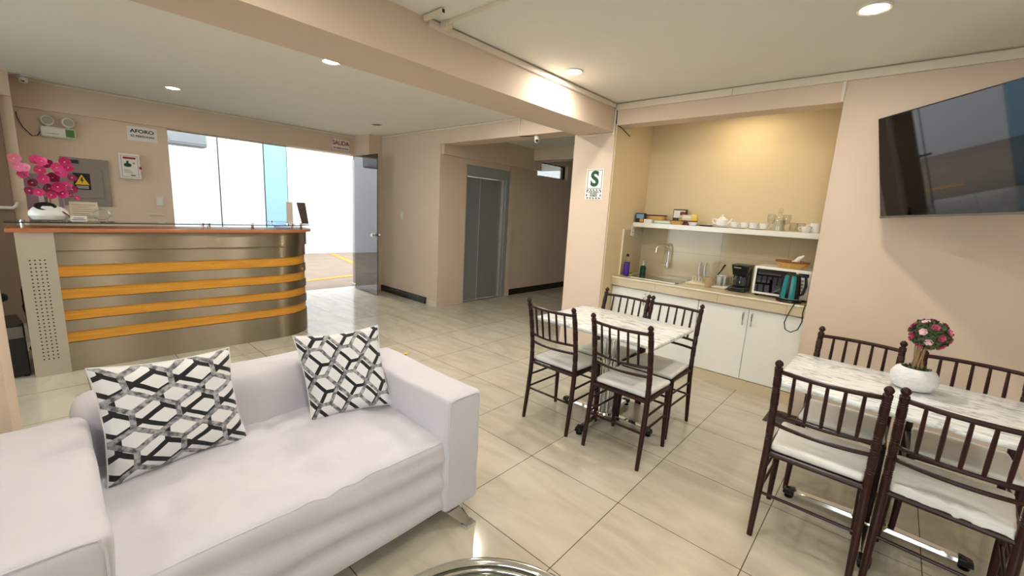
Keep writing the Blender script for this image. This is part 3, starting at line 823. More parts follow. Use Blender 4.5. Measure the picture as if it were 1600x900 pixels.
t = thing('power_cable', 'thin black cable drooping from the emergency light to the wall corner', 'cable', (0, YE, 2.1))
MB().tube([(.085, -.012, -.02), (.06, -.012, -.07), (.02, -.012, -.08), (-.04, -.012, .0), (-.07, -.012, .09), (-.075, -.012, .15)], .004, 6).build('cord', 'black', t)
# poster behind orchid
t, hw, hh = sign_y('poster', 'lilac notice poster on the wall behind the orchid', 'poster', -.085, .19, 1.16, 1.62, 'lilac')
MB().box(-.05, -.01, -.006, -.004, -.1, .02).build('print_patch', 'ceram', t, smooth=False); MB().box(.01, .1, -.006, -.004, -.12, .02).build('print_patch', 'cream', t, smooth=False)
# switches
def switch(label, loc, rot):
    t = thing('light_switch', label, 'light switch', loc, rot)
    MB().box(-.035, .035, -.009, 0, -.06, .06).build('plate', 'white', t, bevel=.003)
    for z in (-.02, .022): MB().box(-.018, .018, -.013, -.009, z - .015, z + .015).build('rocker', 'ceram', t, bevel=.002)
    return t


switch('white double light switch below the AFORO sign', (1.055, YE, 1.38), 0)
switch('white light switch on the beige wall between door and corridor', (XW, 6.008, 1.333), -PI / 2)
t = thing('junction_box', 'small white junction strip on the wall just above the desk glass', 'junction box', (1.0, YE, 1.2))
MB().box(-.07, .07, -.015, 0, -.01, .012).build('plate', 'white', t, bevel=.002); MB().box(-.06, .06, -.017, -.015, -.002, .004).build('seam', 'gbox', t, smooth=False)
# cameras
def cctv(label, loc, rz):
    t = thing('security_camera', label, 'security camera', loc, rz)
    MB().box(-.07, .11, -.03, .03, -.018, 0).build('mount_box', 'white', t, bevel=.003)
    MB().lathe([(0, 0), (.026, .003), (.034, .02), (.036, .05), (.03, .055), (0, .055)], (0, 0, -.075), 20).build('dome', 'white', t)
    b = MB(); b.lathe([(0, -.004), (.012, -.003), (.018, .004), (.018, .008)], (0, 0, 0), 16)
    o = b.build('lens', 'black', t); o.location = (.026, -.014, -.052); o.rotation_euler = (0, -PI / 2, -.5); 
    return t


cctv('white dome security camera in the far left ceiling corner', (.01, 6.95, H), -1.2)
t = thing('security_camera', 'small white dome security camera under the corridor header', 'security camera', (4.02, 3.33, 2.393), math.radians(200))
MB().lathe([(.024, 0), (.024, -.006), (.030, -.012), (.031, -.05), (.026, -.074), (.012, -.086), (0, -.088)], (0, 0, 0), 22).build('dome', 'white', t)
o = MB().lathe([(0, 0), (.014, .001), (.018, .008), (.018, .012)], (0, 0, 0), 16).build('lens', 'black', t); o.location = (.03, .01, -.06); o.rotation_euler = (0, -PI / 2, .3)
MB().box(-.005, .005, -.05, -.02, -.012, 0).build('cable_stub', 'white', t, smooth=False)
t = thing('power_cable', 'thin dark camera cable clipped under the corridor header', 'cable', (3.96, 3.44, 2.393))
MB().tube([(0, .105, -.004), (.02, .05, -.006), (.045, -.08, -.006)], .004, 6).build('cord', 'black', t)
# S sign on column
t = thing('safe_zone_sign', 'white and green safe zone sign with a large S on the column', 'sign', (XW, 2.447, 1.828))
MB().box(-.004, 0, -.104, .104, -.155, .155).build('plate', 'ceram', t, smooth=False)
text('S', .21, (-.0045, 0, .048), FACE_X, 'green', t, bold=.008, sx=1.0)
b = MB()
for q in ((-.088, .088, .140, .144), (-.088, .088, -.045, -.041), (-.088, -.084, -.045, .144), (.084, .088, -.045, .144)): b.box(-.0055, -.004, q[0], q[1], q[2], q[3])
b.build('border', 'green', t, smooth=False)
b = MB()
for k in range(5):
    y = -.084 + .036 * k
    for z in (-.060, -.143): b.add([(-.0055, y, z - .006), (-.0055, y + .018, z - .006), (-.0055, y + .026, z + .006), (-.0055, y + .008, z + .006)], [(0, 1, 2, 3)])
for y in (-.088, .078):
    for z in (-.125, -.085): b.box(-.0055, -.004, y, y + .01, z, z + .022)
b.build('hatching', 'ink', t, smooth=False)
for s_, z in (('ZONA SEGURA', -.080), ('EN CASOS', -.100), ('DE SISMOS', -.120)): text(s_, .018, (-.0055, 0, z), FACE_X, 'green', t, bold=.0006)

# ------------------------------------------------------------------ television on a swivel arm
tl, bl = at(1372, 186, X=3.80), None
a1 = at(1372, 186, X=1) - Vector((0, 0, CAMZ)); a2 = at(1600, 120, X=1) - Vector((0, 0, CAMZ))
b1 = at(1375, 341, X=1) - Vector((0, 0, CAMZ)); b2 = at(1600, 335, X=1) - Vector((0, 0, CAMZ))
adir = a1.cross(a2).cross(b1.cross(b2)).normalized()
if adir.x > 0: adir = -adir                      # towards the right edge of the screen
bdir = a1.cross(b1).cross(adir).normalized()
if bdir.z > 0: bdir = -bdir
nrm = adir.cross(bdir).normalized()
if nrm.y < 0: nrm = -nrm                         # screen faces the entrance side
import numpy as _np
HT = .64; WD = HT * 1.235 / .71
sol = _np.linalg.lstsq(_np.array([[a1.x, -b1.x], [a1.y, -b1.y], [a1.z, -b1.z]]), _np.array([-bdir.x * HT, -bdir.y * HT, -bdir.z * HT]), rcond=None)[0]
TL = Vector((0, 0, CAMZ)) + a1 * float(sol[0])
ctr = TL + adir * (WD / 2) + bdir * (HT / 2)
t = thing('television', 'large black flat television swung out from the wall on an arm', 'television', ctr)
xa, ya, za = adir, -nrm, -bdir
if xa.cross(ya).dot(za) < 0: ya = -ya
# local axes: x along the width, z up the screen, -y or +y towards the viewer
rm = Matrix((xa, ya, za)).transposed()
t.rotation_euler = rm.to_euler()
sg = 1 if ya.dot(nrm) > 0 else -1
def yb(a, b_): return (min(sg * a, sg * b_), max(sg * a, sg * b_))
MB().box(-WD / 2, WD / 2, *yb(-.035, 0), -HT / 2, HT / 2).build('housing', 'black', t, bevel=.004)
MB().box(-WD / 2 + .008, WD / 2 - .008, *yb(0, .0015), -HT / 2 + .016, HT / 2 - .008).build('screen', 'screen', t, smooth=False)
MB().box(-WD / 2 + .3, WD / 2 - .3, *yb(-.065, -.03), -HT / 2 + .05, HT / 2 - .15).build('rear_bulge', 'blackm', t, bevel=.01)
MB().box(-WD / 2, WD / 2, *yb(0, .003), -HT / 2, -HT / 2 + .014).build('bezel', 'gboxd', t, smooth=False)
inv = (Matrix.Translation(ctr) @ rm.to_4x4()).inverted()
wp = Vector((XW - .022, ctr.y - .12, ctr.z))
b = MB(); bk = ctr - nrm * .07
mid = Vector((XW - .12, ctr.y - .42, ctr.z))
b.tube([inv @ wp, inv @ mid, inv @ bk], .018, 8)
b.build('swivel_arm', 'black', t)
MB().tube([inv @ Vector((XW - .02, ctr.y - .12, ctr.z)), inv @ Vector((XW - .002, ctr.y - .12, ctr.z))], .06, 20).build('wall_plate', 'black', t)
# ------------------------------------------------------------------ kitchen alcove
CF = 4.14; CT = .868; YA, YB = .447, 2.247
t = thing('kitchen_counter', 'cream tiled kitchen counter slab with an ivory front edge', 'counter', (4.46, 1.35, .775))
MB().box(CF - 4.46, 4.778 - 4.46, YA - 1.35, YB - 1.35, 0, .083).build('slab', 'ctile', t, smooth=False)
MB().box(CF - 4.46 - .004, 4.778 - 4.46, YA - 1.35, YB - 1.35, .083, .093).build('worktop', 'ctile', t, smooth=False)
MB().box(CF - 4.46 - .008, CF - 4.46 + .012, YA - 1.35, YB - 1.35, .082, .0935).build('edge_strip', 'cedge', t, smooth=False, bevel=.002)
b = MB()
for y in (1.75, 1.15, .6): b.box(CF - 4.4605, CF - 4.4595, y - 1.35 - .001, y - 1.35 + .001, 0, .082)
b.build('tile_joints', 'gboxd', t, smooth=False)
# backsplash (fixed tiling)
b = MB(); b.box(4.768, 4.78, YA, YB, CT, 1.405); struct(b.build('trim_1', 'bsplash', smooth=False))
b = MB(); b.box(4.30, 4.78, 2.238, 2.25, CT, 1.37); struct(b.build('trim_2', 'bsplash', smooth=False))
b = MB(); b.box(4.29, 4.30, 2.234, 2.25, CT, 1.375); struct(b.build('trim_3', 'cedge', smooth=False))
b = MB()
for y in (1.95, 1.35, .75): b.box(4.7665, 4.768, y - .001, y + .001, CT, 1.405)
b.box(4.7665, 4.768, YA, YB, 1.155, 1.157); struct(b.build('trim_4', 'gbox', smooth=False))
# plinth
struct(MB().box(CF + .02, CF + .04, YA, YB, 0, .10).build('trim_5', 'ctile', smooth=False))
# shelf
t = thing('wall_shelf', 'long white wall shelf across the kitchen alcove holding crockery', 'shelf', (4.64, 1.35, 1.407))
MB().box(-.14, .138, YA - 1.35, YB - 1.35, 0, .05).build('board', 'lam', t, smooth=False, bevel=.003)
# cabinets
def cabinet(label, y0, y1, doors, handles):
    t = thing('base_cabinet', label, 'cabinet', (CF + .03, (y0 + y1) / 2, .10)); hw = (y1 - y0) / 2
    b = MB(); b.box(.02, .58, -hw, -hw + .018, 0, .665); b.box(.02, .58, hw - .018, hw, 0, .665); b.box(.02, .58, -hw, hw, 0, .018); b.box(.56, .58, -hw, hw, 0, .665)
    b.box(.02, .10, -hw, hw, .64, .665); b.build('body', 'lam', t, smooth=False)
    for (a, c), hs_ in zip(doors, handles):
        a -= (y0 + y1) / 2; c -= (y0 + y1) / 2
        dr = MB().box(-.0, .018, a + .002, c - .002, .006, .660).build('door', 'lam', t, smooth=False, bevel=.002)
        if hs_ is not None:
            hy = hs_ - (y0 + y1) / 2
            b = MB(); b.tube([(0, hy, .625), (-.02, hy, .618), (-.027, hy, .59), (-.024, hy, .55), (-.014, hy, .515), (0, hy, .505)], [.009, .009, .008, .006, .007, .006], 8)
            b.build('handle', 'chrome', dr)
    return t


cabinet('white kitchen cabinet with two closed doors nearest the right wall', .449, 1.315, [(.449, .878), (.878, 1.315)], [.845, .915])
cabinet('white kitchen cabinet under the sink with two closed doors', 1.317, 2.245, [(1.317, 1.80), (1.80, 2.245)], [None, 1.86])

# sink and tap
t = thing('sink', 'stainless steel sink set in the counter below the tap', 'sink', (4.47, 1.87, CT))
b = MB(); x0, x1, y0, y1 = -.19, .19, -.29, .29
b.box(x0, x1, y0, y0 + .03, .0005, .004); b.box(x0, x1, y1 - .03, y1, .0005, .004); b.box(x0, x0 + .03, y0, y1, .0005, .004); b.box(x1 - .03, x1, y0, y1, .0005, .004)
b.build('rim', 'steels', t, smooth=False)
b = MB(); b.add([(x0 + .03, y0 + .03, .003), (x1 - .03, y0 + .03, .003), (x1 - .03, y1 - .03, .003), (x0 + .03, y1 - .03, .003)] + [(x0 + .05, y0 + .05, .0012), (x1 - .05, y0 + .05, .0012), (x1 - .05, y1 - .05, .0012), (x0 + .05, y1 - .05, .0012)],
              [(0, 1, 5, 4), (1, 2, 6, 5), (2, 3, 7, 6), (3, 0, 4, 7), (4, 5, 6, 7)])
b.build('bowl', 'steels', t, smooth=False)
t = thing('faucet', 'chrome gooseneck tap mounted on the tiled backsplash', 'tap', (4.768, 1.88, 1.0))
b = MB(); arc = [(-.05, 0, 0)] + [(-.05, 0, .05), (-.05, 0, .15)] + [(-.05 - .0 - .058 * (1 - math.cos(a)) * .9, .058 * (1 - math.cos(a)) * .9, .165 + .062 * math.sin(a)) for a in [PI * k / 10 for k in range(0, 11)]]
arc.append((arc[-1][0], arc[-1][1], arc[-1][2] - .03)); b.tube(arc, .011, 12); b.build('spout', 'chrome', t)
MB().tube([(0, 0, 0), (-.02, 0, 0), (-.045, 0, 0), (-.08, 0, 0)], [.026, .024, .02, .02], 16).build('body', 'chrome', t)
MB().tube([(-.06, 0, -.03), (-.06, 0, .03)], .024, 14).build('valve', 'chrome', t)
MB().tube([(-.07, 0, .0), (-.09, .05, -.005)], [.01, .006], 8).build('lever', 'chrome', t)
# outlet on left alcove wall
t = thing('wall_socket', 'white wall socket above the purple bottle beside the shelf end', 'socket', (4.49, 2.238, 1.365))
MB().box(-.035, .035, -.01, .0, -.06, .06).build('plate', 'white', t, bevel=.003)
for z in (-.022, .022): MB().box(-.012, .012, -.0125, -.01, z - .004, z + .004).build('slot', 'gboxd', t, smooth=False)

t = thing('detergent_bottle', 'tall purple detergent bottle at the left end of the counter', 'bottle', (4.33, 2.18, CT))
MB().lathe([(.030, 0), (.033, .01), (.033, .13), (.033, .15)], n=20).build('liquid', 'purple', t)
MB().lathe([(.0335, .15), (.031, .165), (.02, .185), (.013, .205), (.013, .215)], n=20).build('neck', 'glassc', t)
MB().lathe([(.015, .213), (.015, .24), (0, .242)], n=16).build('cap', 'black', t)
t = thing('soap_dispenser', 'dark green soap dispenser with a white pump behind the sink', 'soap dispenser', (4.62, 2.12, CT))
MB().lathe([(.03, 0), (.033, .008), (.033, .085), (.022, .10), (.012, .105)], n=20).build('bottle', 'greens', t)
MB().lathe([(.014, .103), (.014, .125), (.006, .128), (.005, .155)], n=14).build('pump', 'white', t)
MB().tube([(.008, 0, .157), (-.045, -.01, .153)], [.008, .006], 8).build('nozzle', 'white', t)
t = thing('sponge', 'yellow green scouring sponge at the left edge of the sink', 'sponge', (4.40, 2.13 + .045, CT), .2)
b = MB(); soft(b, -.045, .045, -.028, .028, 0, .022, .006, .02); b.build('foam', 'ygreen', t); MB().box(-.044, .044, -.027, .027, .021, .027).build('scourer', 'greens', t, smooth=False, bevel=.002)

# dish rack with crockery
t = thing('dish_rack', 'cream plastic dish drainer tray beside the sink', 'dish rack', (4.50, 1.345, CT))
b = MB(); b.add([], []); b.hull8([(-.11, -.18, 0), (.13, -.18, 0), (.13, .18, 0), (-.11, .18, 0)], [(-.13, -.20, .02), (.15, -.20, .02), (.15, .20, .02), (-.13, .20, .02)])
b.build('tray', 'cedge', t, smooth=False, bevel=.004)
for k in range(5):
    b = MB(); y = .04 + .03 * k; b.tube([(-.02, y, .02), (-.02, y, .07), (.08, y, .07), (.08, y, .02)], .003, 6); b.build('rack_wire', 'cedge', t)
for i, (y, lb) in enumerate(((1.462, 'grey plate upright in the drainer, left of the pair'), (1.408, 'grey plate upright in the drainer, right of the pair'))):
    t = thing('plate', lb, 'plate', (4.53, y, CT + .022 + .105), 0, 'plates in the dish drainer'); t.rotation_euler = (PI / 2 - .12, 0, .1)
    MB().lathe([(0, .004), (.06, .004), (.075, .012), (.103, .018), (.105, .015), (.078, .007), (.062, 0), (0, 0)], n=32).build('dish', 'ceram', t)
    MB().lathe([(.062, -.002), (.06, 0), (.055, 0)], n=24).build('foot_ring', 'ceram', t)
t = thing('mug', 'tan ceramic mug in front of the drainer', 'mug', (4.40, 1.315, CT + .0), 1.0)
MB().lathe([(.034, 0), (.04, .008), (.043, .09), (.045, .098), (.041, .098), (.038, .01), (0, .008)], n=24).build('cup', mat('tan_glaze', (176, 152, 118), .35), t)
MB().tube([(.04, 0, .08), (.068, 0, .075), (.072, 0, .05), (.062, 0, .028), (.04, 0, .022)], .006, 8).build('handle', 'wick', t)
t = thing('mug', 'white cup with dark spoon standing in the drainer', 'mug', (4.50, 1.235, CT + .022), .6)
MB().lathe([(.03, 0), (.04, .01), (.046, .10), (.043, .10), (.036, .01), (0, .008)], n=24).build('cup', 'ceram', t)
MB().tube([(.04, 0, .085), (.07, 0, .075), (.07, 0, .045), (.04, 0, .03)], .006, 8).build('handle', 'ceram', t)
t = thing('spoon', 'black handled spoon sticking out of the drainer cup', 'spoon', (4.49, 1.265, CT + .03)); t.rotation_euler = (.1, .0, 0)
MB().tube([(0, .03, .06), (.0, -.005, .14), (0, -.03, .205)], [.004, .006, .009], 8).build('handle', 'black', t)
MB().lathe([(0, -.02), (.012, 0), (0, .02)], (0, .035, .05), 12, 1, .3).build('bowl', 'chrome', t)
for i, (x, y, lb) in enumerate(((4.46, 1.19, 'clear upturned tumbler at the right end of the drainer tray'), (4.55, 1.185, 'clear upturned tumbler at the back right of the drainer'), (4.40, 1.225, 'clear tumbler beside the tan mug'))):
    t = thing('drinking_glass', lb, 'glass', (x, y, CT + .021), 0, 'glasses in the drainer')
    MB().lathe([(.036, 0), (.033, .10), (0, .102), (0, .098), (.031, .096), (.033, .002)], n=20).build('tumbler', 'glassc', t); MB().lathe([(.037, 0), (.037, .004), (.033, .004)], n=20).build('rim', 'ceram', t)

# coffee maker
t = thing('coffee_maker', 'black drip coffee maker on the counter left of the microwave', 'coffee maker', (4.47, 1.055, CT), 0)
b = MB(); soft(b, -.12, .1, -.075, .075, 0, .045, .012, .05); b.build('base', 'black', t)
b = MB(); soft(b, .02, .1, -.075, .075, .03, .25, .012, .05); b.build('rear_column', 'black', t)
b = MB(); b.hull8([(-.07, -.06, .15), (.1, -.065, .15), (.1, .065, .15), (-.07, .06, .15)], [(-.09, -.078, .255), (.1, -.078, .255), (.1, .078, .255), (-.09, .078, .255)]); b.build('filter_housing', 'black', t, bevel=.008)
MB().lathe([(.03, .046), (.055, .06), (.058, .10), (.045, .135), (.038, .148)], (-.035, 0, 0), 20).build('carafe', 'glassc', t)
MB().tube([(-.085, 0, .14), (-.12, 0, .13), (-.12, 0, .08), (-.09, 0, .07)], .008, 8).build('carafe_handle', 'black', t)
MB().box(-.093, -.09, -.01, .05, .222, .232).build('badge', 'gbox', t, smooth=False)

# microwave
t = thing('microwave', 'white microwave oven with a black door on the counter', 'microwave', (4.50, .705, CT))
b = MB(); b.box(-.17, .17, -.215, .215, .018, .27); b.build('case', 'lam', t, bevel=.006)
MB().box(-.178, -.17, -.105, .195, .04, .25).build('door', 'screen', t, bevel=.003)
MB().box(-.176, -.17, -.210, -.112, .03, .258).build('control_panel', 'white', t, smooth=False)
MB().box(-.1785, -.176, -.2, -.122, .215, .245).build('display', 'black', t, smooth=False)
for r in range(4):
    for c in range(3): MB().box(-.178, -.176, -.195 + .026 * c, -.177 + .026 * c, .085 + .03 * r, .10 + .03 * r).build('button', 'gbox', t, smooth=False)
MB().box(-.183, -.176, -.19, -.13, .04, .065).build('open_button', 'white', t, bevel=.002)
for x in (-.13, .13):
    for y in (-.18, .18): MB().lathe([(.014, 0), (.016, .018)], (x, y, 0), 10).build('foot', 'blackm', t)
t = thing('wicker_basket', 'oval wicker basket on top of the microwave', 'basket', (4.44, .66, CT + .27))
MB().lathe([(.07, 0), (.095, .03), (.108, .058), (.104, .058), (.088, .028), (.065, .006), (0, .006)], n=36, sx=.8, sy=1.15).build('bowl', 'wick', t)
MB().tube([(.087 * math.cos(a), .125 * math.sin(a), .06) for a in [2 * PI * k / 36 for k in range(36)]], .008, 8, closed=True).build('rim', 'wickd', t)
b = MB()
for k in range(26):
    a = 2 * PI * k / 26; b.tube([(.059 * math.cos(a), .084 * math.sin(a), .004), (.079 * math.cos(a), .112 * math.sin(a), .03), (.088 * math.cos(a), .126 * math.sin(a), .056)], .003, 5)
b.build('stakes', 'wick', t)
t = thing('napkin', 'crumpled white napkin sticking out of the wicker basket', 'napkin', (4.44, .64, CT + .285))
b = MB()
def crump(p): return p + noise.noise_vector(p * 40) * .012
soft(b, -.03, .03, -.04, .03, 0, .05, .02, .012, crump); b.tube([(0, 0, .045), (.0, -.03, .08), (.01, -.06, .105)], [.015, .02, .008], 8); b.build('cloth', 'paper', t)

# kettle
t = thing('electric_kettle', 'teal and black electric kettle in front of the microwave', 'kettle', (4.245, .61, CT))
MB().lathe([(.085, 0), (.09, .008), (.088, .02), (.07, .026), (0, .026)], n=32, sx=.85, sy=1.08).build('power_base', 'black', t)
MB().lathe([(.070, .027), (.074, .04), (.072, .12), (.064, .20), (.056, .232), (.03, .245), (0, .248)], n=32, sx=.8).build('body', 'black', t)
for y0, y1 in ((.022, .058), (-.042, -.002)):
    b = MB(); pr_ = [(.0752, .03), (.0775, .05), (.0755, .12), (.0672, .20), (.058, .228)]; vs = []; n_ = 6
    for r, z in pr_:
        for j in range(n_ + 1):
            a0 = math.asin(min(.98, y0 / .075)); a1_ = math.asin(min(.98, y1 / .075)); a = a0 + (a1_ - a0) * j / n_
            vs.append((-r * .8 * math.cos(a) - .001, r * math.sin(a), z))
    fs = [(i * (n_ + 1) + j, i * (n_ + 1) + j + 1, (i + 1) * (n_ + 1) + j + 1, (i + 1) * (n_ + 1) + j) for i in range(4) for j in range(n_)]
    tag(b.add(vs, fs).build('body_stripe', 'teal', t), 'teal side stripe')
MB().tube([(0, -.04, .235), (0, -.095, .225), (0, -.105, .15), (0, -.09, .08), (0, -.065, .065)], [.012, .012, .011, .011, .01], 10).build('handle', 'black', t)
MB().tube([(0, .05, .20), (0, .08, .225)], [.022, .01], 10).build('spout', 'black', t)
MB().lathe([(.07, .027), (.078, .03), (.07, .034)], n=32, sx=.85).build('collar', 'gbox', t)
t = thing('power_cable', 'black kettle cord looping down over the counter front', 'cable', (4.12, .55, CT))
MB().tube([(.07, -.01, .008), (.015, -.0, .006), (-.0, .005, -.01), (-.003, .03, -.09), (-.003, .045, -.16), (-.003, .03, -.215), (-.003, -.01, -.232), (-.003, -.055, -.20), (-.003, -.075, -.13), (-.003, -.07, -.05), (.005, -.075, .005), (.08, -.085, .008)], .004, 8).build('cord', 'black', t)

# ------------------------------------------------------------------ shelf things
SZ = 1.457
def carton(label, x, y, w, d, h, m, m2=None, rz=0, z=SZ, name='carton', cat='box'):
    t = thing(name, label, cat, (x, y, z), rz)
    MB().box(-d / 2, d / 2, -w / 2, w / 2, 0, h).build('body', m, t, bevel=.002)
    if m2:
        MB().box(-d / 2 - .001, -d / 2, -w / 2 + .008, w / 2 - .008, h * .45, h - .012).build('front_print', m2[0], t, smooth=False)
        if len(m2) > 1: MB().box(-d / 2 - .0012, -d / 2, -w / 2 + .008, 0, .008, h * .42).build('lower_print', m2[1], t, smooth=False)
    return t


carton('blue printed drink carton at the left end of the shelf', 4.56, 2.185, .10, .06, .105, 'darkb', ('navyb', 'orange'), .1)
t = thing('bread_basket', 'long wicker basket at the back left of the shelf', 'basket', (4.67, 2.06, SZ))
MB().lathe([(.085, 0), (.10, .03), (.108, .085), (.104, .085), (.092, .02), (0, .01)], n=30, sx=.7, sy=1.12).build('bowl', 'wick', t)
MB().tube([(.076 * math.cos(a), .122 * math.sin(a), .087) for a in [2 * PI * k / 30 for k in range(30)]], .006, 8, closed=True).build('rim', 'darkb', t)
t = thing('bread_roll', 'pale round roll showing over the basket rim', 'bread roll', (4.66, 2.10, SZ + .075))
MB().lathe([(0, -.02), (.026, -.01), (.032, .008), (.022, .024), (0, .03)], n=18, sx=.8).build('crust', mat('pale_crust', (226, 188, 160), .6), t); MB().lathe([(.006, .0295), (0, .0315)], n=8).build('dimple', 'orange', t)
carton('small white card box in front of the bread basket', 4.54, 2.08, .09, .05, .042, 'paper', ('ceram',), 0)
carton('long pale green tray box behind the small brown basket', 4.60, 1.93, .19, .09, .036, mat('pale_green_box', (170, 186, 160), .4), ('ceram',), 0)
carton('dark framed tea carton standing at the back of the shelf', 4.70, 1.80, .14, .05, .165, 'darkb', ('paper', 'yellow'), 0)
t = thing('glass_jar', 'small lidded glass jar before the dark tea carton', 'jar', (4.635, 1.75, SZ))
MB().lathe([(.024, 0), (.028, .005), (.028, .09), (.02, .105)], n=20).build('body', 'glassc', t); MB().lathe([(.026, .103), (.026, .13), (.02, .14), (0, .142)], n=18).build('lid', 'maroon', t)
carton('maroon tea box lying flat on the shelf', 4.62, 1.665, .15, .08, .05, 'maroon', ('darkb',), .1)
t = carton('white and cream label box on top of the maroon tea box', 4.62, 1.69, .095, .05, .058, 'cream', ('paper',), .1, SZ + .0505)
t = carton('yellow tea box at the right end of the maroon box', 4.63, 1.62, .055, .05, .075, 'yellow', ('cream',), .1, SZ + .0505)
t = thing('sweetener_basket', 'small brown woven basket on the front of the shelf', 'basket', (4.545, 1.77, SZ))
MB().lathe([(.045, 0), (.055, .02), (.06, .042), (.056, .042), (.045, .008), (0, .006)], n=28, sx=.7, sy=1.25).build('bowl', 'wick', t)
MB().tube([(.042 * math.cos(a), .075 * math.sin(a), .042) for a in [2 * PI * k / 28 for k in range(28)]], .004, 6, closed=True).build('rim', 'wickd', t)
t = thing('sugar_bowl', 'white flared square bowl beside the dark plates', 'bowl', (4.55, 1.60, SZ))
MB().lathe([(.025, 0), (.034, .004), (.052, .036), (.048, .036), (.03, .008), (0, .007)], n=28).build('bowl', 'ceram', t); MB().lathe([(.052, .0355), (.053, .038), (.048, .038)], n=28).build('rim', 'cedge', t)
t = thing('plate_stack', 'two dark rimmed plates stacked flat on the shelf', 'plates', (4.58, 1.475, SZ))
for k in range(2): MB().lathe([(.045, .009 * k), (.06, .003 + .009 * k), (.078, .010 + .009 * k), (.076, .012 + .009 * k), (.05, .006 + .009 * k), (0, .006 + .009 * k)], n=32).build('plate', 'gboxd' if k == 0 else 'cream', t)
t = thing('teapot', 'round white teapot with lid on the shelf', 'teapot', (4.60, 1.335, SZ + .009))
MB().lathe([(.03, 0), (.05, .012), (.06, .04), (.055, .068), (.035, .085), (.028, .088)], n=28).build('pot', 'ceram', t)
MB().lathe([(.03, .087), (.022, .098), (.008, .102), (.012, .112), (.006, .12), (0, .121)], n=20).build('lid', 'ceram', t)
MB().tube([(0, .05, .07), (0, .085, .075), (0, .092, .05), (0, .075, .028), (0, .05, .025)], .006, 8).build('handle', 'ceram', t)
MB().tube([(0, -.045, .03), (0, -.075, .05), (0, -.095, .085)], [.014, .010, .007], 10).build('spout', 'ceram', t)
def saucer(y, label):
    t = thing('saucer', label, 'saucer', (4.59, y, SZ), 0, 'saucers on the shelf')
    MB().lathe([(.035, 0), (.05, .001), (.085, .009), (.083, .011), (.048, .004), (0, .004)], n=32).build('dish', 'ceram', t); MB().lathe([(.022, .004), (.024, .0055), (.02, .0055)], n=20).build('well_ring', 'ceram', t)
    return t


saucer(1.335, 'white saucer under the teapot'); saucer(1.17, 'white saucer under the left pair of cups'); saucer(1.005, 'white saucer under the right pair of cups')
def teacup(x, y, z, label, ang=1.2):
    t = thing('teacup', label, 'cup', (x, y, z), ang, 'teacups on saucers')
    MB().lathe([(.022, 0), (.03, .006), (.038, .03), (.042, .055), (.039, .055), (.033, .02), (0, .008)], n=24).build('cup', 'ceram', t)
    MB().tube([(.036, 0, .045), (.056, 0, .046), (.06, 0, .03), (.038, 0, .016)], .004, 6).build('handle', 'ceram', t)
    return t


teacup(4.59, 1.212, SZ + .0065, 'white teacup right of the teapot, left one on its saucer', 1.4); teacup(4.59, 1.122, SZ + .0065, 'white teacup on the middle saucer, right one of the pair', 2)
teacup(4.59, 1.045, SZ + .0065, 'white teacup on the right saucer, left one of the pair', 1.5); teacup(4.59, .957, SZ + .0065, 'white teacup on the right saucer, nearest the glass jug', -1)
t = thing('glass_decanter', 'tall clear glass decanter with stopper among the shelf glasses', 'decanter', (4.63, .845, SZ))
MB().lathe([(.045, 0), (.05, .006), (.052, .09), (.04, .12), (.02, .14), (.018, .165), (.026, .17)], n=28).build('body', 'glassc', t); MB().lathe([(.014, .165), (.02, .18), (.022, .195), (.012, .212), (0, .215)], n=18).build('stopper', 'glassc', t)
MB().lathe([(.049, .001), (.050, .002), (.048, .10), (0, .101)], n=24).build('sugar_fill', mat('pale_liquid', (196, 188, 160), .3), t)
def goblet(x, y, label):
    t = thing('wine_glass', label, 'glass', (x, y, SZ), 0, 'stemmed glasses on the shelf')
    MB().lathe([(.030, 0), (.028, .003), (.005, .01), (.005, .055)], n=22).build('stem', 'glassc', t)
    MB().lathe([(.005, .054), (.024, .068), (.034, .10), (.034, .125), (.031, .15), (.029, .15), (.032, .12), (.022, .07), (0, .06)], n=24).build('bowl', 'glassc', t)
    return t


goblet(4.54, .895, 'stemmed clear glass left of the decanter'); goblet(4.55, .775, 'stemmed clear glass right of the decanter')
for y, lb in ((.722, 'short ribbed clear tumbler left of the white mug'), (.662, 'tall clear tumbler behind the small white cup')):
    t = thing('drinking_glass', lb, 'glass', (4.58, y, SZ), 0, 'tumblers on the shelf')
    MB().lathe([(.026, 0), (.032, .078), (.029, .078), (.024, .008), (0, .008)], n=18).build('tumbler', 'glassc', t); MB().lathe([(.0322, .076), (.0325, .079), (.029, .079)], n=18).build('rim', 'gbox', t)
t = teacup(4.53, .615, SZ, 'low white cup in front of the white mug', 2.0); t['group'] = 'white cups at the shelf end'
t = thing('mug', 'tall white mug at the right end of the shelf', 'mug', (4.59, .555, SZ), 2.0)
MB().lathe([(.036, 0), (.042, .006), (.043, .085), (.04, .085), (.037, .01), (0, .008)], n=24).build('cup', 'ceram', t)
MB().tube([(.04, 0, .07), (.066, 0, .065), (.068, 0, .035), (.04, 0, .02)], .006, 8).build('handle', 'ceram', t)
t = thing('glass_plate', 'clear glass plate leaning at the shelf right end', 'plate', (4.66, .47, SZ)); t.rotation_euler = (0, 0, 0)
o = MB().lathe([(0, 0), (.05, .001), (.06, .006), (.058, .008), (0, .004)], n=28).build('dish', 'ceram', t); o.rotation_euler = (PI / 2 - .15, 0, 0); o.location = (0, .0, .06)
MB().lathe([(.012, 0), (.012, .002)], (0, .0, 0), 12).build('foot', 'ceram', t)

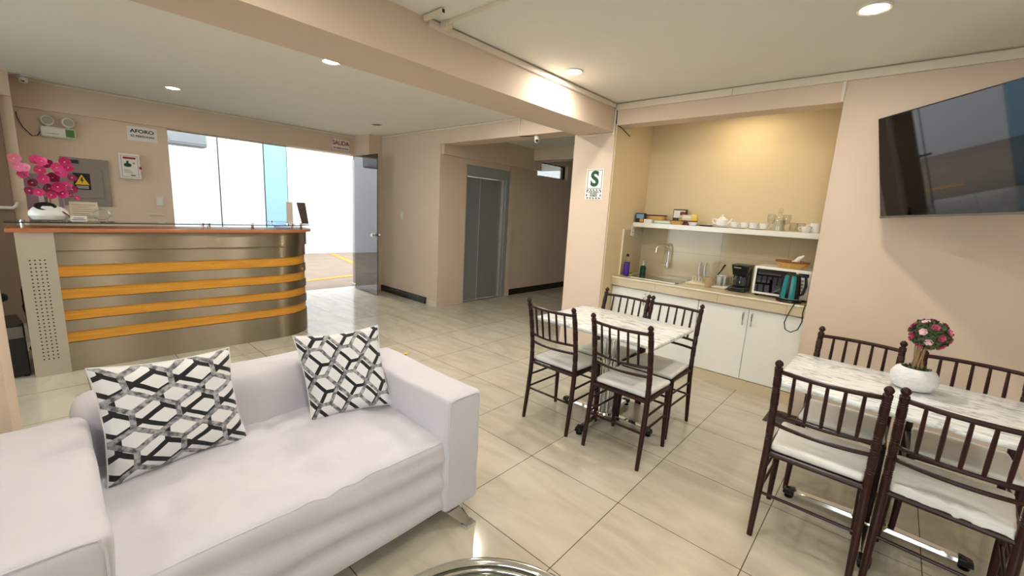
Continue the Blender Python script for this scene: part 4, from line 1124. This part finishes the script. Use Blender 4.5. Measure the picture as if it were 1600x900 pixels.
# ------------------------------------------------------------------ dining furniture
def post(b, sy, top=.905):
    key = [(0, -.205), (.10, -.192), (.22, -.176), (.36, -.160), (.46, -.155), (.58, -.163), (.72, -.183), (.82, -.205), (.905, -.232)]
    def xat(z):
        for (a, xa_), (c, xc) in zip(key, key[1:]):
            if z <= c: 
                u = (z - a) / (c - a); return xa_ + (xc - xa_) * u
        return key[-1][1]
    pts, rad = [], []
    z = 0.0
    ring = []
    for c0 in (.515, .60, .665, .76, .835):
        for k in (-1, 0, 1): ring.append(c0 + k * .0105)
    zs_ = [0, .003, .06, .12, .2, .28, .36, .44, .49]
    for q in ring: zs_ += [q - .005, q - .002, q, q + .002, q + .005]
    zs_ += [.855, .870, .874, .879, .884, .892, .900, .906, .910]
    for z in sorted(zs_):
        if z <= .49: r = .0125 + .004 * min(1, z / .3)
        elif z < .86: r = .0168
        else: r = {0.870: .0168, .874: .011, .879: .011, .884: .016, .892: .0175, .900: .014, .906: .009, .910: .002}.get(z, .0165)
        if any(abs(z - q) < .003 for q in ring) and z < .86: r *= .86
        pts.append((xat(z), sy * (.1875 + .004 * (1 - min(1, z / .45))), z)); rad.append(r)
    return b.tube(pts, rad, 12)


def rail(b, z, xc, bow, r, half=.182, n=12, flat=1.0):
    return b.tube([(xc - bow * (1 - ((2 * k / n) - 1) ** 2), -half + 2 * half * k / n, z) for k in range(n + 1)], r, 8)


def make_chair():
    t = thing('dining_chair', '', 'chair')
    for sy in (-1, 1): post(MB(), sy).build('rear_post', 'brown', t)
    for sy in (-1, 1): MB().tube([(.185, sy * .186, 0), (.180, sy * .183, .2), (.175, sy * .18, .43)], [.012, .0155, .0165], 12).build('leg', 'brown', t)
    rail(MB(), .852, -.213, .035, .0105).build('top_rail', 'brown', t)
    rail(MB(), .640, -.172, .035, .0095).build('middle_rail', 'brown', t)
    rail(MB(), .582, -.163, .035, .0095).build('lower_rail', 'brown', t)
    for k in range(5):
        u = (k + 1) / 6 * 2 - 1; y = u * .182; bw = .035 * (1 - u * u)
        MB().tube([(-.172 - bw, y, .64), (-.182 - bw, y, .69), (-.193 - bw, y, .75), (-.213 - bw, y, .852)], [.0065, .008, .008, .0065], 8).build('spindle', 'brown', t)
    b = MB(); b.tube([(-.155, -.185, .424), (.178, -.182, .424)], .013, 8); b.tube([(-.155, .185, .424), (.178, .182, .424)], .013, 8)
    b.tube([(-.155, -.185, .424), (-.155, .185, .424)], .013, 8); b.tube([(.178, -.182, .424), (.178, .182, .424)], .013, 8)
    b.box(-.15, .175, -.18, .18, .420, .434); b.build('seat_frame', 'brown', t)
    def sf(p):
        w_ = 1 + .06 * (p.x + .14) / .33
        q = Vector((p.x, p.y * w_, p.z))
        if p.z > .45:
            q.z += .010 * max(0, 1 - (p.x / .19) ** 2) * max(0, 1 - (p.y / .2) ** 2) + .003 * noise.noise(p * 18)
        return q
    b = MB(); soft(b, -.145, .198, -.176, .176, .435, .468, .016, .025, sf); b.build('seat', 'seat', t)
    for sy in (-1, 1):
        MB().tube([(-.175, sy * .188, .235), (.181, sy * .184, .235)], .0075, 8).build('stretcher', 'brown', t)
        MB().tube([(-.165, sy * .188, .325), (.179, sy * .183, .325)], .0075, 8).build('stretcher', 'brown', t)
    MB().tube([(-.176, -.188, .225), (-.176, .188, .225)], .0075, 8).build('stretcher', 'brown', t)
    MB().tube([(.179, -.184, .30), (.179, .184, .30)], .0075, 8).build('stretcher', 'brown', t)
    return t


def chrome_table(name, label, x, y, rz):
    t = thing(name, label, 'table', (x, y, 0), rz)
    b = MB(); soft(b, -.335, .335, -.46, .46, .722, .75, .012, .2); b.build('tabletop', 'marble', t)
    b = MB()
    for sx in (-1, 1):
        for sy in (-1, 1): b.tube([(sx * .032, sy * .032, .06), (sx * .032, sy * .032, .70)], .016, 14)
    b.build('pedestal', 'chrome', t)
    b = MB(); b.box(-.26, .26, -.02, .02, .70, .722); b.box(-.02, .02, -.36, .36, .70, .722); b.build('top_bracket', 'blackm', t, smooth=False, bevel=.002)
    MB().lathe([(.07, .045), (.075, .055), (.07, .068), (0, .07)], n=24).build('hub', 'chrome', t)
    for k in range(4):
        a = k * PI / 2; c_, s_ = math.cos(a), math.sin(a)
        def rt(px_, py_, pz_): return (px_ * c_ - py_ * s_, px_ * s_ + py_ * c_, pz_)
        b = MB(); b.hull8([rt(.03, -.028, .035), rt(.33, -.022, .028), rt(.33, .022, .028), rt(.03, .028, .035)], [rt(.03, -.024, .062), rt(.33, -.018, .05), rt(.33, .018, .05), rt(.03, .024, .062)])
        b.build('foot_arm', 'chrome', t, bevel=.003)
        b = MB(); b.hull8([rt(.32, -.03, .022), rt(.375, -.024, .022), rt(.375, .024, .022), rt(.32, .03, .022)], [rt(.32, -.026, .058), rt(.37, -.02, .05), rt(.37, .02, .05), rt(.32, .026, .058)])
        g_ = b.build('end_cap', 'black', t, bevel=.006)
        p = rt(.345, 0, 0); MB().lathe([(.02, 0), (.022, .008), (.01, .012), (.008, .024)], p, 14).build('glide', 'black', g_)
    return t


chair = make_chair()
T2 = math.radians(2.0)
cs = [
    (2.490, 1.663, 0, 'brown spindle chair at the far table, nearer the corridor, back to the sofa'),
    (2.485, 1.137, 0, 'brown spindle chair at the far table, in front, its white seat fully visible'),
    (2.965, 1.575, PI, 'brown spindle chair between the far table and the column'),
    (2.965, 1.165, PI, 'brown spindle chair between the far table and the white cabinets'),
    (2.405, .118, 0, 'brown spindle chair at the near table, directly in front of the flower pot'),
    (2.425, -.325, math.radians(-5), 'brown chair with a wrinkled seat cover at the bottom right picture corner'),
    (2.955, .070, PI, 'brown spindle chair against the wall, left of the flower pot'),
    (2.955, -.395, PI, 'brown spindle chair against the wall, right of the flower pot')]
for i, (x, y, a, lb) in enumerate(cs):
    c = chair if i == 0 else copy_tree(chair)
    c.location = (x, y, 0); c.rotation_euler = (0, 0, a); c['label'] = lb; c['group'] = 'chairs at the far table' if i < 4 else 'chairs at the near table'
    if i == 5:                                   # this seat wears a loose crinkled cover
        for ch in [q for q in bpy.data.objects if q.parent == c and q.name.startswith('seat') and 'frame' not in q.name]:
            ch.data = ch.data.copy()
            for v in ch.data.vertices:
                e = max(0, min(1, (-.02 - v.co.x) / .1)); n_ = noise.noise_vector(v.co * 34)
                v.co += Vector((n_.x * .010, n_.y * .006, n_.z * .008 - (.010 * e if v.co.z < .45 else 0))) * (.3 + e)
                if e > .5 and v.co.z < .45: v.co.x -= .016
chrome_table('dining_table', 'rectangular marble topped table in front of the kitchen with four chairs', 2.73, 1.43, 0)
chrome_table('dining_table', 'rectangular marble topped table carrying the flower pot', 2.70, -.118, 0)

# flower pot
t = thing('potted_topiary', 'round pink flower topiary in a white bowl on the near table', 'flower pot', (2.80, -.165, .75))
MB().lathe([(.045, 0), (.072, .012), (.090, .045), (.089, .075), (.074, .103), (.058, .112), (.053, .108), (.055, .09), (0, .088)], n=36).build('pot', 'stone', t)
rnd = random.Random(11)
b = MB()
for k in range(150):
    a = rnd.uniform(0, 2 * PI); r = .050 * math.sqrt(rnd.random()); p = Vector((r * math.cos(a), r * math.sin(a), .10 + rnd.uniform(-.005, .012)))
    petal_flower(b, p, (rnd.uniform(-1, 1), rnd.uniform(-1, 1), .8), .014, 2, .2, rnd.random() * 6, .3)
b.build('moss', 'leaf', t)
b = MB()
for k in range(14):
    a = rnd.uniform(0, 2 * PI); r = rnd.uniform(.006, .026)
    b.tube([(r * 1.2 * math.cos(a), r * 1.2 * math.sin(a), .09), (r * .7 * math.cos(a + .3), r * .7 * math.sin(a + .3), .15), (r * math.cos(a + .6), r * math.sin(a + .6), .22)], .003, 5)
b.build('trunk', 'twig', t)
b = MB(); C0 = Vector((0.01, -.02, .280))
for k in range(900):
    v = Vector((rnd.gauss(0, 1), rnd.gauss(0, 1), rnd.gauss(0, 1))).normalized()
    p = C0 + Vector((v.x * .071, v.y * .071, v.z * .066)) * rnd.uniform(.8, 1.0)
    petal_flower(b, p, v + Vector((rnd.uniform(-.6, .6), rnd.uniform(-.6, .6), rnd.uniform(-.6, .6))), .016, 2, .2, rnd.random() * 6, .35)
b.lathe([(0, -.05), (.037, -.034), (.052, 0), (.037, .034), (0, .05)], C0, 16); b.build('foliage', 'leaf', t)
for k in range(26):
    zz = 1 - 2 * (k + .5) / 26; ph = k * 2.39996; rr = math.sqrt(1 - zz * zz); v = Vector((rr * math.cos(ph), rr * math.sin(ph), zz))
    b = MB(); petal_flower(b, (0, 0, 0), v, .017, 6, .35, ph, .45); petal_flower(b, v * .003, v, .010, 5, .7, ph + .5, .5)
    b.build('blossom', ['rosep', 'palep', 'rosep', 'pinkp'][k % 4], t, loc=C0 + Vector((v.x * .072, v.y * .072, v.z * .067)))

# floor grate by the plinth
t = thing('floor_mat', 'small dark floor grate beside the cabinet plinth corner', 'floor grate', (3.85, .46, 0))
MB().box(-.2, .1, -.16, .10, .0005, .004).build('plate', 'base', t, smooth=False)
b = MB()
for k in range(6): b.box(-.18 + .045 * k, -.172 + .045 * k, -.15, .09, .004, .0048)
b.build('slots', 'blackm', t, smooth=False)

# ------------------------------------------------------------------ sofa
t = thing('sofa', 'light grey slipcovered two seat sofa', 'sofa', (.58, 1.77, 0))
OX, OY = .58, 1.77
def sp(x, y, z): return Vector((x - OX, y - OY, z))
def wr(p, a=.006, s=5, seed=0): return noise.noise(Vector((p.x * s + seed, p.y * s, p.z * s)))
def seatf(p):
    q = p.copy(); X, Y = p.x + OX, p.y + OY
    top = max(0, min(1, (p.z - .38) / .07))
    crease = math.exp(-((X - .63) / .035) ** 2)
    dome = lambda u: max(0, 1 - u * u)
    u = (X - .34) / .30 if X < .63 else (X - .89) / .27
    v = (Y - 1.76) / .42
    q.z += top * (.022 * dome(u) * dome(v) - .012 * crease * (.4 + .6 * max(0, min(1, (1.9 - Y) / .4))))
    ed = max(0, min(1, (Y - 1.385) / .12))
    q.z += top * (.003 + .006 * ed) * wr(p, s=6) + top * ed * .005 * wr(p, s=14, seed=4)
    # folds radiating from the crease
    q.z += top * .0085 * math.sin((X - .63) * 48 + (Y - 1.4) * 30 + 2 * wr(p, s=5)) * math.exp(-((X - .66) / .15) ** 2) * max(0, min(1, (1.80 - Y) / .3))
    q.z += top * ed * .005 * (1 - abs(wr(p, s=9, seed=21)) * 4)
    front = max(0, min(1, (1.43 - Y) / .07))
    if front > 0:
        sag = .010 * math.sin(p.z * 46 + X * 3.2 + 1.5 * wr(p, s=3)) * max(0, min(1, (p.z - .10) / .1)) * max(0, min(1, (.42 - p.z) / .06))
        q.y -= front * (sag + .012 * wr(Vector((p.x, p.y, p.z * 3)), s=3) + .010 * max(0, (.42 - p.z)) / .4)
    return q


b = MB(); soft(b, .0 - OX, 1.17 - OX, 1.375 - OY, 2.20 - OY, .09, .455, .035, .02, seatf); b.build('seat', 'sofa', t, ang=80)
# seam piping along the front edge of the seat
pts = []
for k in range(60):
    X = .03 + 1.11 * k / 59; p = seatf(Vector((X - OX, 1.387 - OY, .446))); pts.append((p.x, p.y - .001, p.z - .001))
MB().tube(pts, .0035, 6).build('seam_piping', 'sofa', t)
def armf(side):
    def f(p):
        q = p.copy(); tp = max(0, min(1, (p.z - .5) / .15))
        q.z += tp * (.006 * wr(p, s=5, seed=side) + .003 * wr(p, s=15, seed=2))
        q.x += .006 * wr(p, s=5, seed=9 + side) + .006 * math.sin(p.z * 22) * (1 - tp) * .5
        # inner face leans slightly into the seat
        q.y += .004 * wr(p, s=7, seed=3)
        if side < 0: q.x += max(0, (.52 - abs(p.z - .52)) ) * 0
        return q
    return f


b = MB(); soft(b, 1.135 - OX, 1.345 - OX, 1.355 - OY, 2.19 - OY, .085, .655, .024, .025, armf(1)); b.build('armrest', 'sofa', t, ang=80)
b = MB(); soft(b, -.195 - OX, .045 - OX, 1.34 - OY, 2.19 - OY, .085, .655, .03, .025, armf(-1)); b.build('armrest', 'sofa', t, ang=80)
def piping(x0, x1, y, z, zb):
    return [sp(x0 + .012, y, zb), sp(x0 + .010, y, z - .05), sp(x0 + .02, y, z - .012), sp(x0 + .05, y, z - .006), sp(x1 - .05, y, z - .006), sp(x1 - .02, y, z - .012), sp(x1 - .010, y, z - .05), sp(x1 - .012, y, zb)]


MB().tube(piping(1.14, 1.34, 1.357, .655, .12), .003, 6).build('seam_piping', 'sofa', t)
MB().tube(piping(-.19, .04, 1.342, .655, .12), .003, 6).build('seam_piping', 'sofa', t)
def backf(p):
    q = p.copy(); Y = p.y + OY
    q.y += .16 * (p.z - .40) * (1 if p.z > .2 else 1) * .55
    q.y -= .016 * max(0, 1 - (p.x / .58) ** 2) * max(0, 1 - ((p.z - .55) / .25) ** 2)
    q.z += .006 * wr(p, s=5, seed=6); q.y += .006 * wr(p, s=6, seed=8)
    return q


b = MB(); soft(b, .0 - OX, 1.235 - OX, 2.10 - OY, 2.34 - OY, .085, .70, .075, .03, backf); b.build('backrest', 'sofa', t, ang=80)
for (x, y, sx, sy) in ((1.19, 1.40, 1, -1), (-.10, 1.40, -1, -1), (1.19, 2.22, 1, 1), (.05, 2.24, -1, 1)):
    b = MB()
    b.hull8([sp(x + sx * .035, y + sy * .07, .014), sp(x + sx * .075, y + sy * .07, .014), sp(x + sx * .075, y + sy * .095, .014), sp(x + sx * .035, y + sy * .095, .014)],
            [sp(x - .05, y - .01, .092), sp(x + .05, y - .01, .092), sp(x + .05, y + .0, .092), sp(x - .05, y + .0, .092)])
    lg = b.build('leg', 'chrome', t, bevel=.002)
    c0 = sp(x + sx * .055, y + sy * .09, 0); MB().box(c0.x - .032, c0.x + .032, c0.y - .02, c0.y + .02, 0, .018).build('foot_pad', 'chrome', lg, bevel=.002)

# cushions
def cushion(label, c, th=.06, seed=0, fab='pillow'):
    BL, BR, TR, TL_ = [Vector(p) for p in c]; ctr_ = (BL + BR + TR + TL_) / 4
    t = thing('throw_pillow', label, 'cushion', ctr_, 0, 'patterned pillows on the sofa')
    n = 40; nn = (BR - BL).cross(TL_ - BL).normalized(); vs = []; uvs = []; fs = []
    for side in (1, -1):
        for i in range(n + 1):
            for j in range(n + 1):
                u, v = i / n, j / n
                su, sv = 2 * u - 1, 2 * v - 1
                # edges pulled in between the corners
                pu = u + .04 * (1 - sv * sv) * (-su); pv = v + .045 * (1 - su * su) * (-sv)
                P_ = BL * (1 - pu) * (1 - pv) + BR * pu * (1 - pv) + TR * pu * pv + TL_ * (1 - pu) * pv - ctr_
                prof = max(0, (1 - su ** 4)) ** .55 * max(0, (1 - sv ** 4)) ** .55
                P_ = P_ + nn * side * (th * prof + .004 * noise.noise(Vector((u * 7 + seed, v * 7, side))) * prof)
                if side == 1: P_ = P_ + nn * 0.004 * math.sin((u + v) * 18 + seed) * (1 - prof)
                else: P_ = P_ + nn * 0.004 * math.sin((u + v) * 18 + seed) * (1 - prof)
                vs.append(P_); uvs.append((u, v))
    N = (n + 1) ** 2
    for s_ in (0, 1):
        for i in range(n):
            for j in range(n):
                q = [s_ * N + i * (n + 1) + j, s_ * N + (i + 1) * (n + 1) + j, s_ * N + (i + 1) * (n + 1) + j + 1, s_ * N + i * (n + 1) + j + 1]
                fs.append(tuple(q) if s_ == 0 else tuple(q[::-1]))
    me = bpy.data.meshes.new('cover'); me.from_pydata([tuple(v) for v in vs], [], fs); me.update()
    ul = me.uv_layers.new(name='UVMap')
    for lp in me.loops: ul.data[lp.index].uv = uvs[lp.vertex_index]
    me.materials.append(M[fab])
    for p in me.polygons: p.use_smooth = True
    o = bpy.data.objects.new('cover', me); COL.objects.link(o); o.parent = t
    # flanged seam edge
    ring = [vs[i * (n + 1)] for i in range(n + 1)] + [vs[n * (n + 1) + j] for j in range(1, n + 1)] + [vs[i * (n + 1) + n] for i in range(n - 1, -1, -1)] + [vs[j] for j in range(n - 1, 0, -1)]
    MB().tube(ring, .003, 5, closed=True).build('seam_piping', 'paper', t)
    return t


cushion('large trellis patterned pillow leaning at the left end of the sofa', (at(168, 765, Y=1.91), at(388, 687, Y=1.97), at(358, 543, Y=2.09), at(134, 576, Y=2.03)), .062, 0)
cushion('smaller trellis patterned pillow leaning beside the right armrest', (at(487, 662, Y=1.93), at(613, 631, Y=1.80), at(590, 508, Y=1.97), at(457, 525, Y=2.10)), .055, 5, 'pillow2')

# ------------------------------------------------------------------ coffee table
t = thing('coffee_table', 'round chrome rimmed glass coffee table at the bottom edge', 'coffee table', (.575, .53, 0))
def ring(r, z, rad, n=72): return MB().tube([(r * math.cos(2 * PI * k / n), r * math.sin(2 * PI * k / n), z) for k in range(n)], rad, 12, closed=True)
ring(.35, .43, .016).build('rim', 'chrome', t); ring(.315, .438, .005).build('inner_rim', 'chrome', t)
MB().lathe([(.352, .428), (.352, .436), (0, .436)], n=72).build('glass_top', 'glasss', t)
ring(.27, .18, .009).build('lower_ring', 'chrome', t)
for k in range(4):
    a = PI / 4 + k * PI / 2; MB().tube([(.33 * math.cos(a), .33 * math.sin(a), .42), (.27 * math.cos(a), .27 * math.sin(a), .18), (.30 * math.cos(a), .30 * math.sin(a), 0)], .013, 10).build('leg', 'chrome', t)

# small yellow marker on the floor behind the sofa
t = thing('floor_marker', 'small yellow and black floor marker on the tiles behind the armrest', 'floor marker', (at(634, 553, Z=0).x, at(634, 553, Z=0).y, 0), .6)
MB().box(-.05, .05, -.02, .02, .0005, .003).build('strip', 'yellow', t, smooth=False)
MB().box(-.05, -.02, -.02, .02, .003, .0036).build('stripe', 'ink', t, smooth=False)
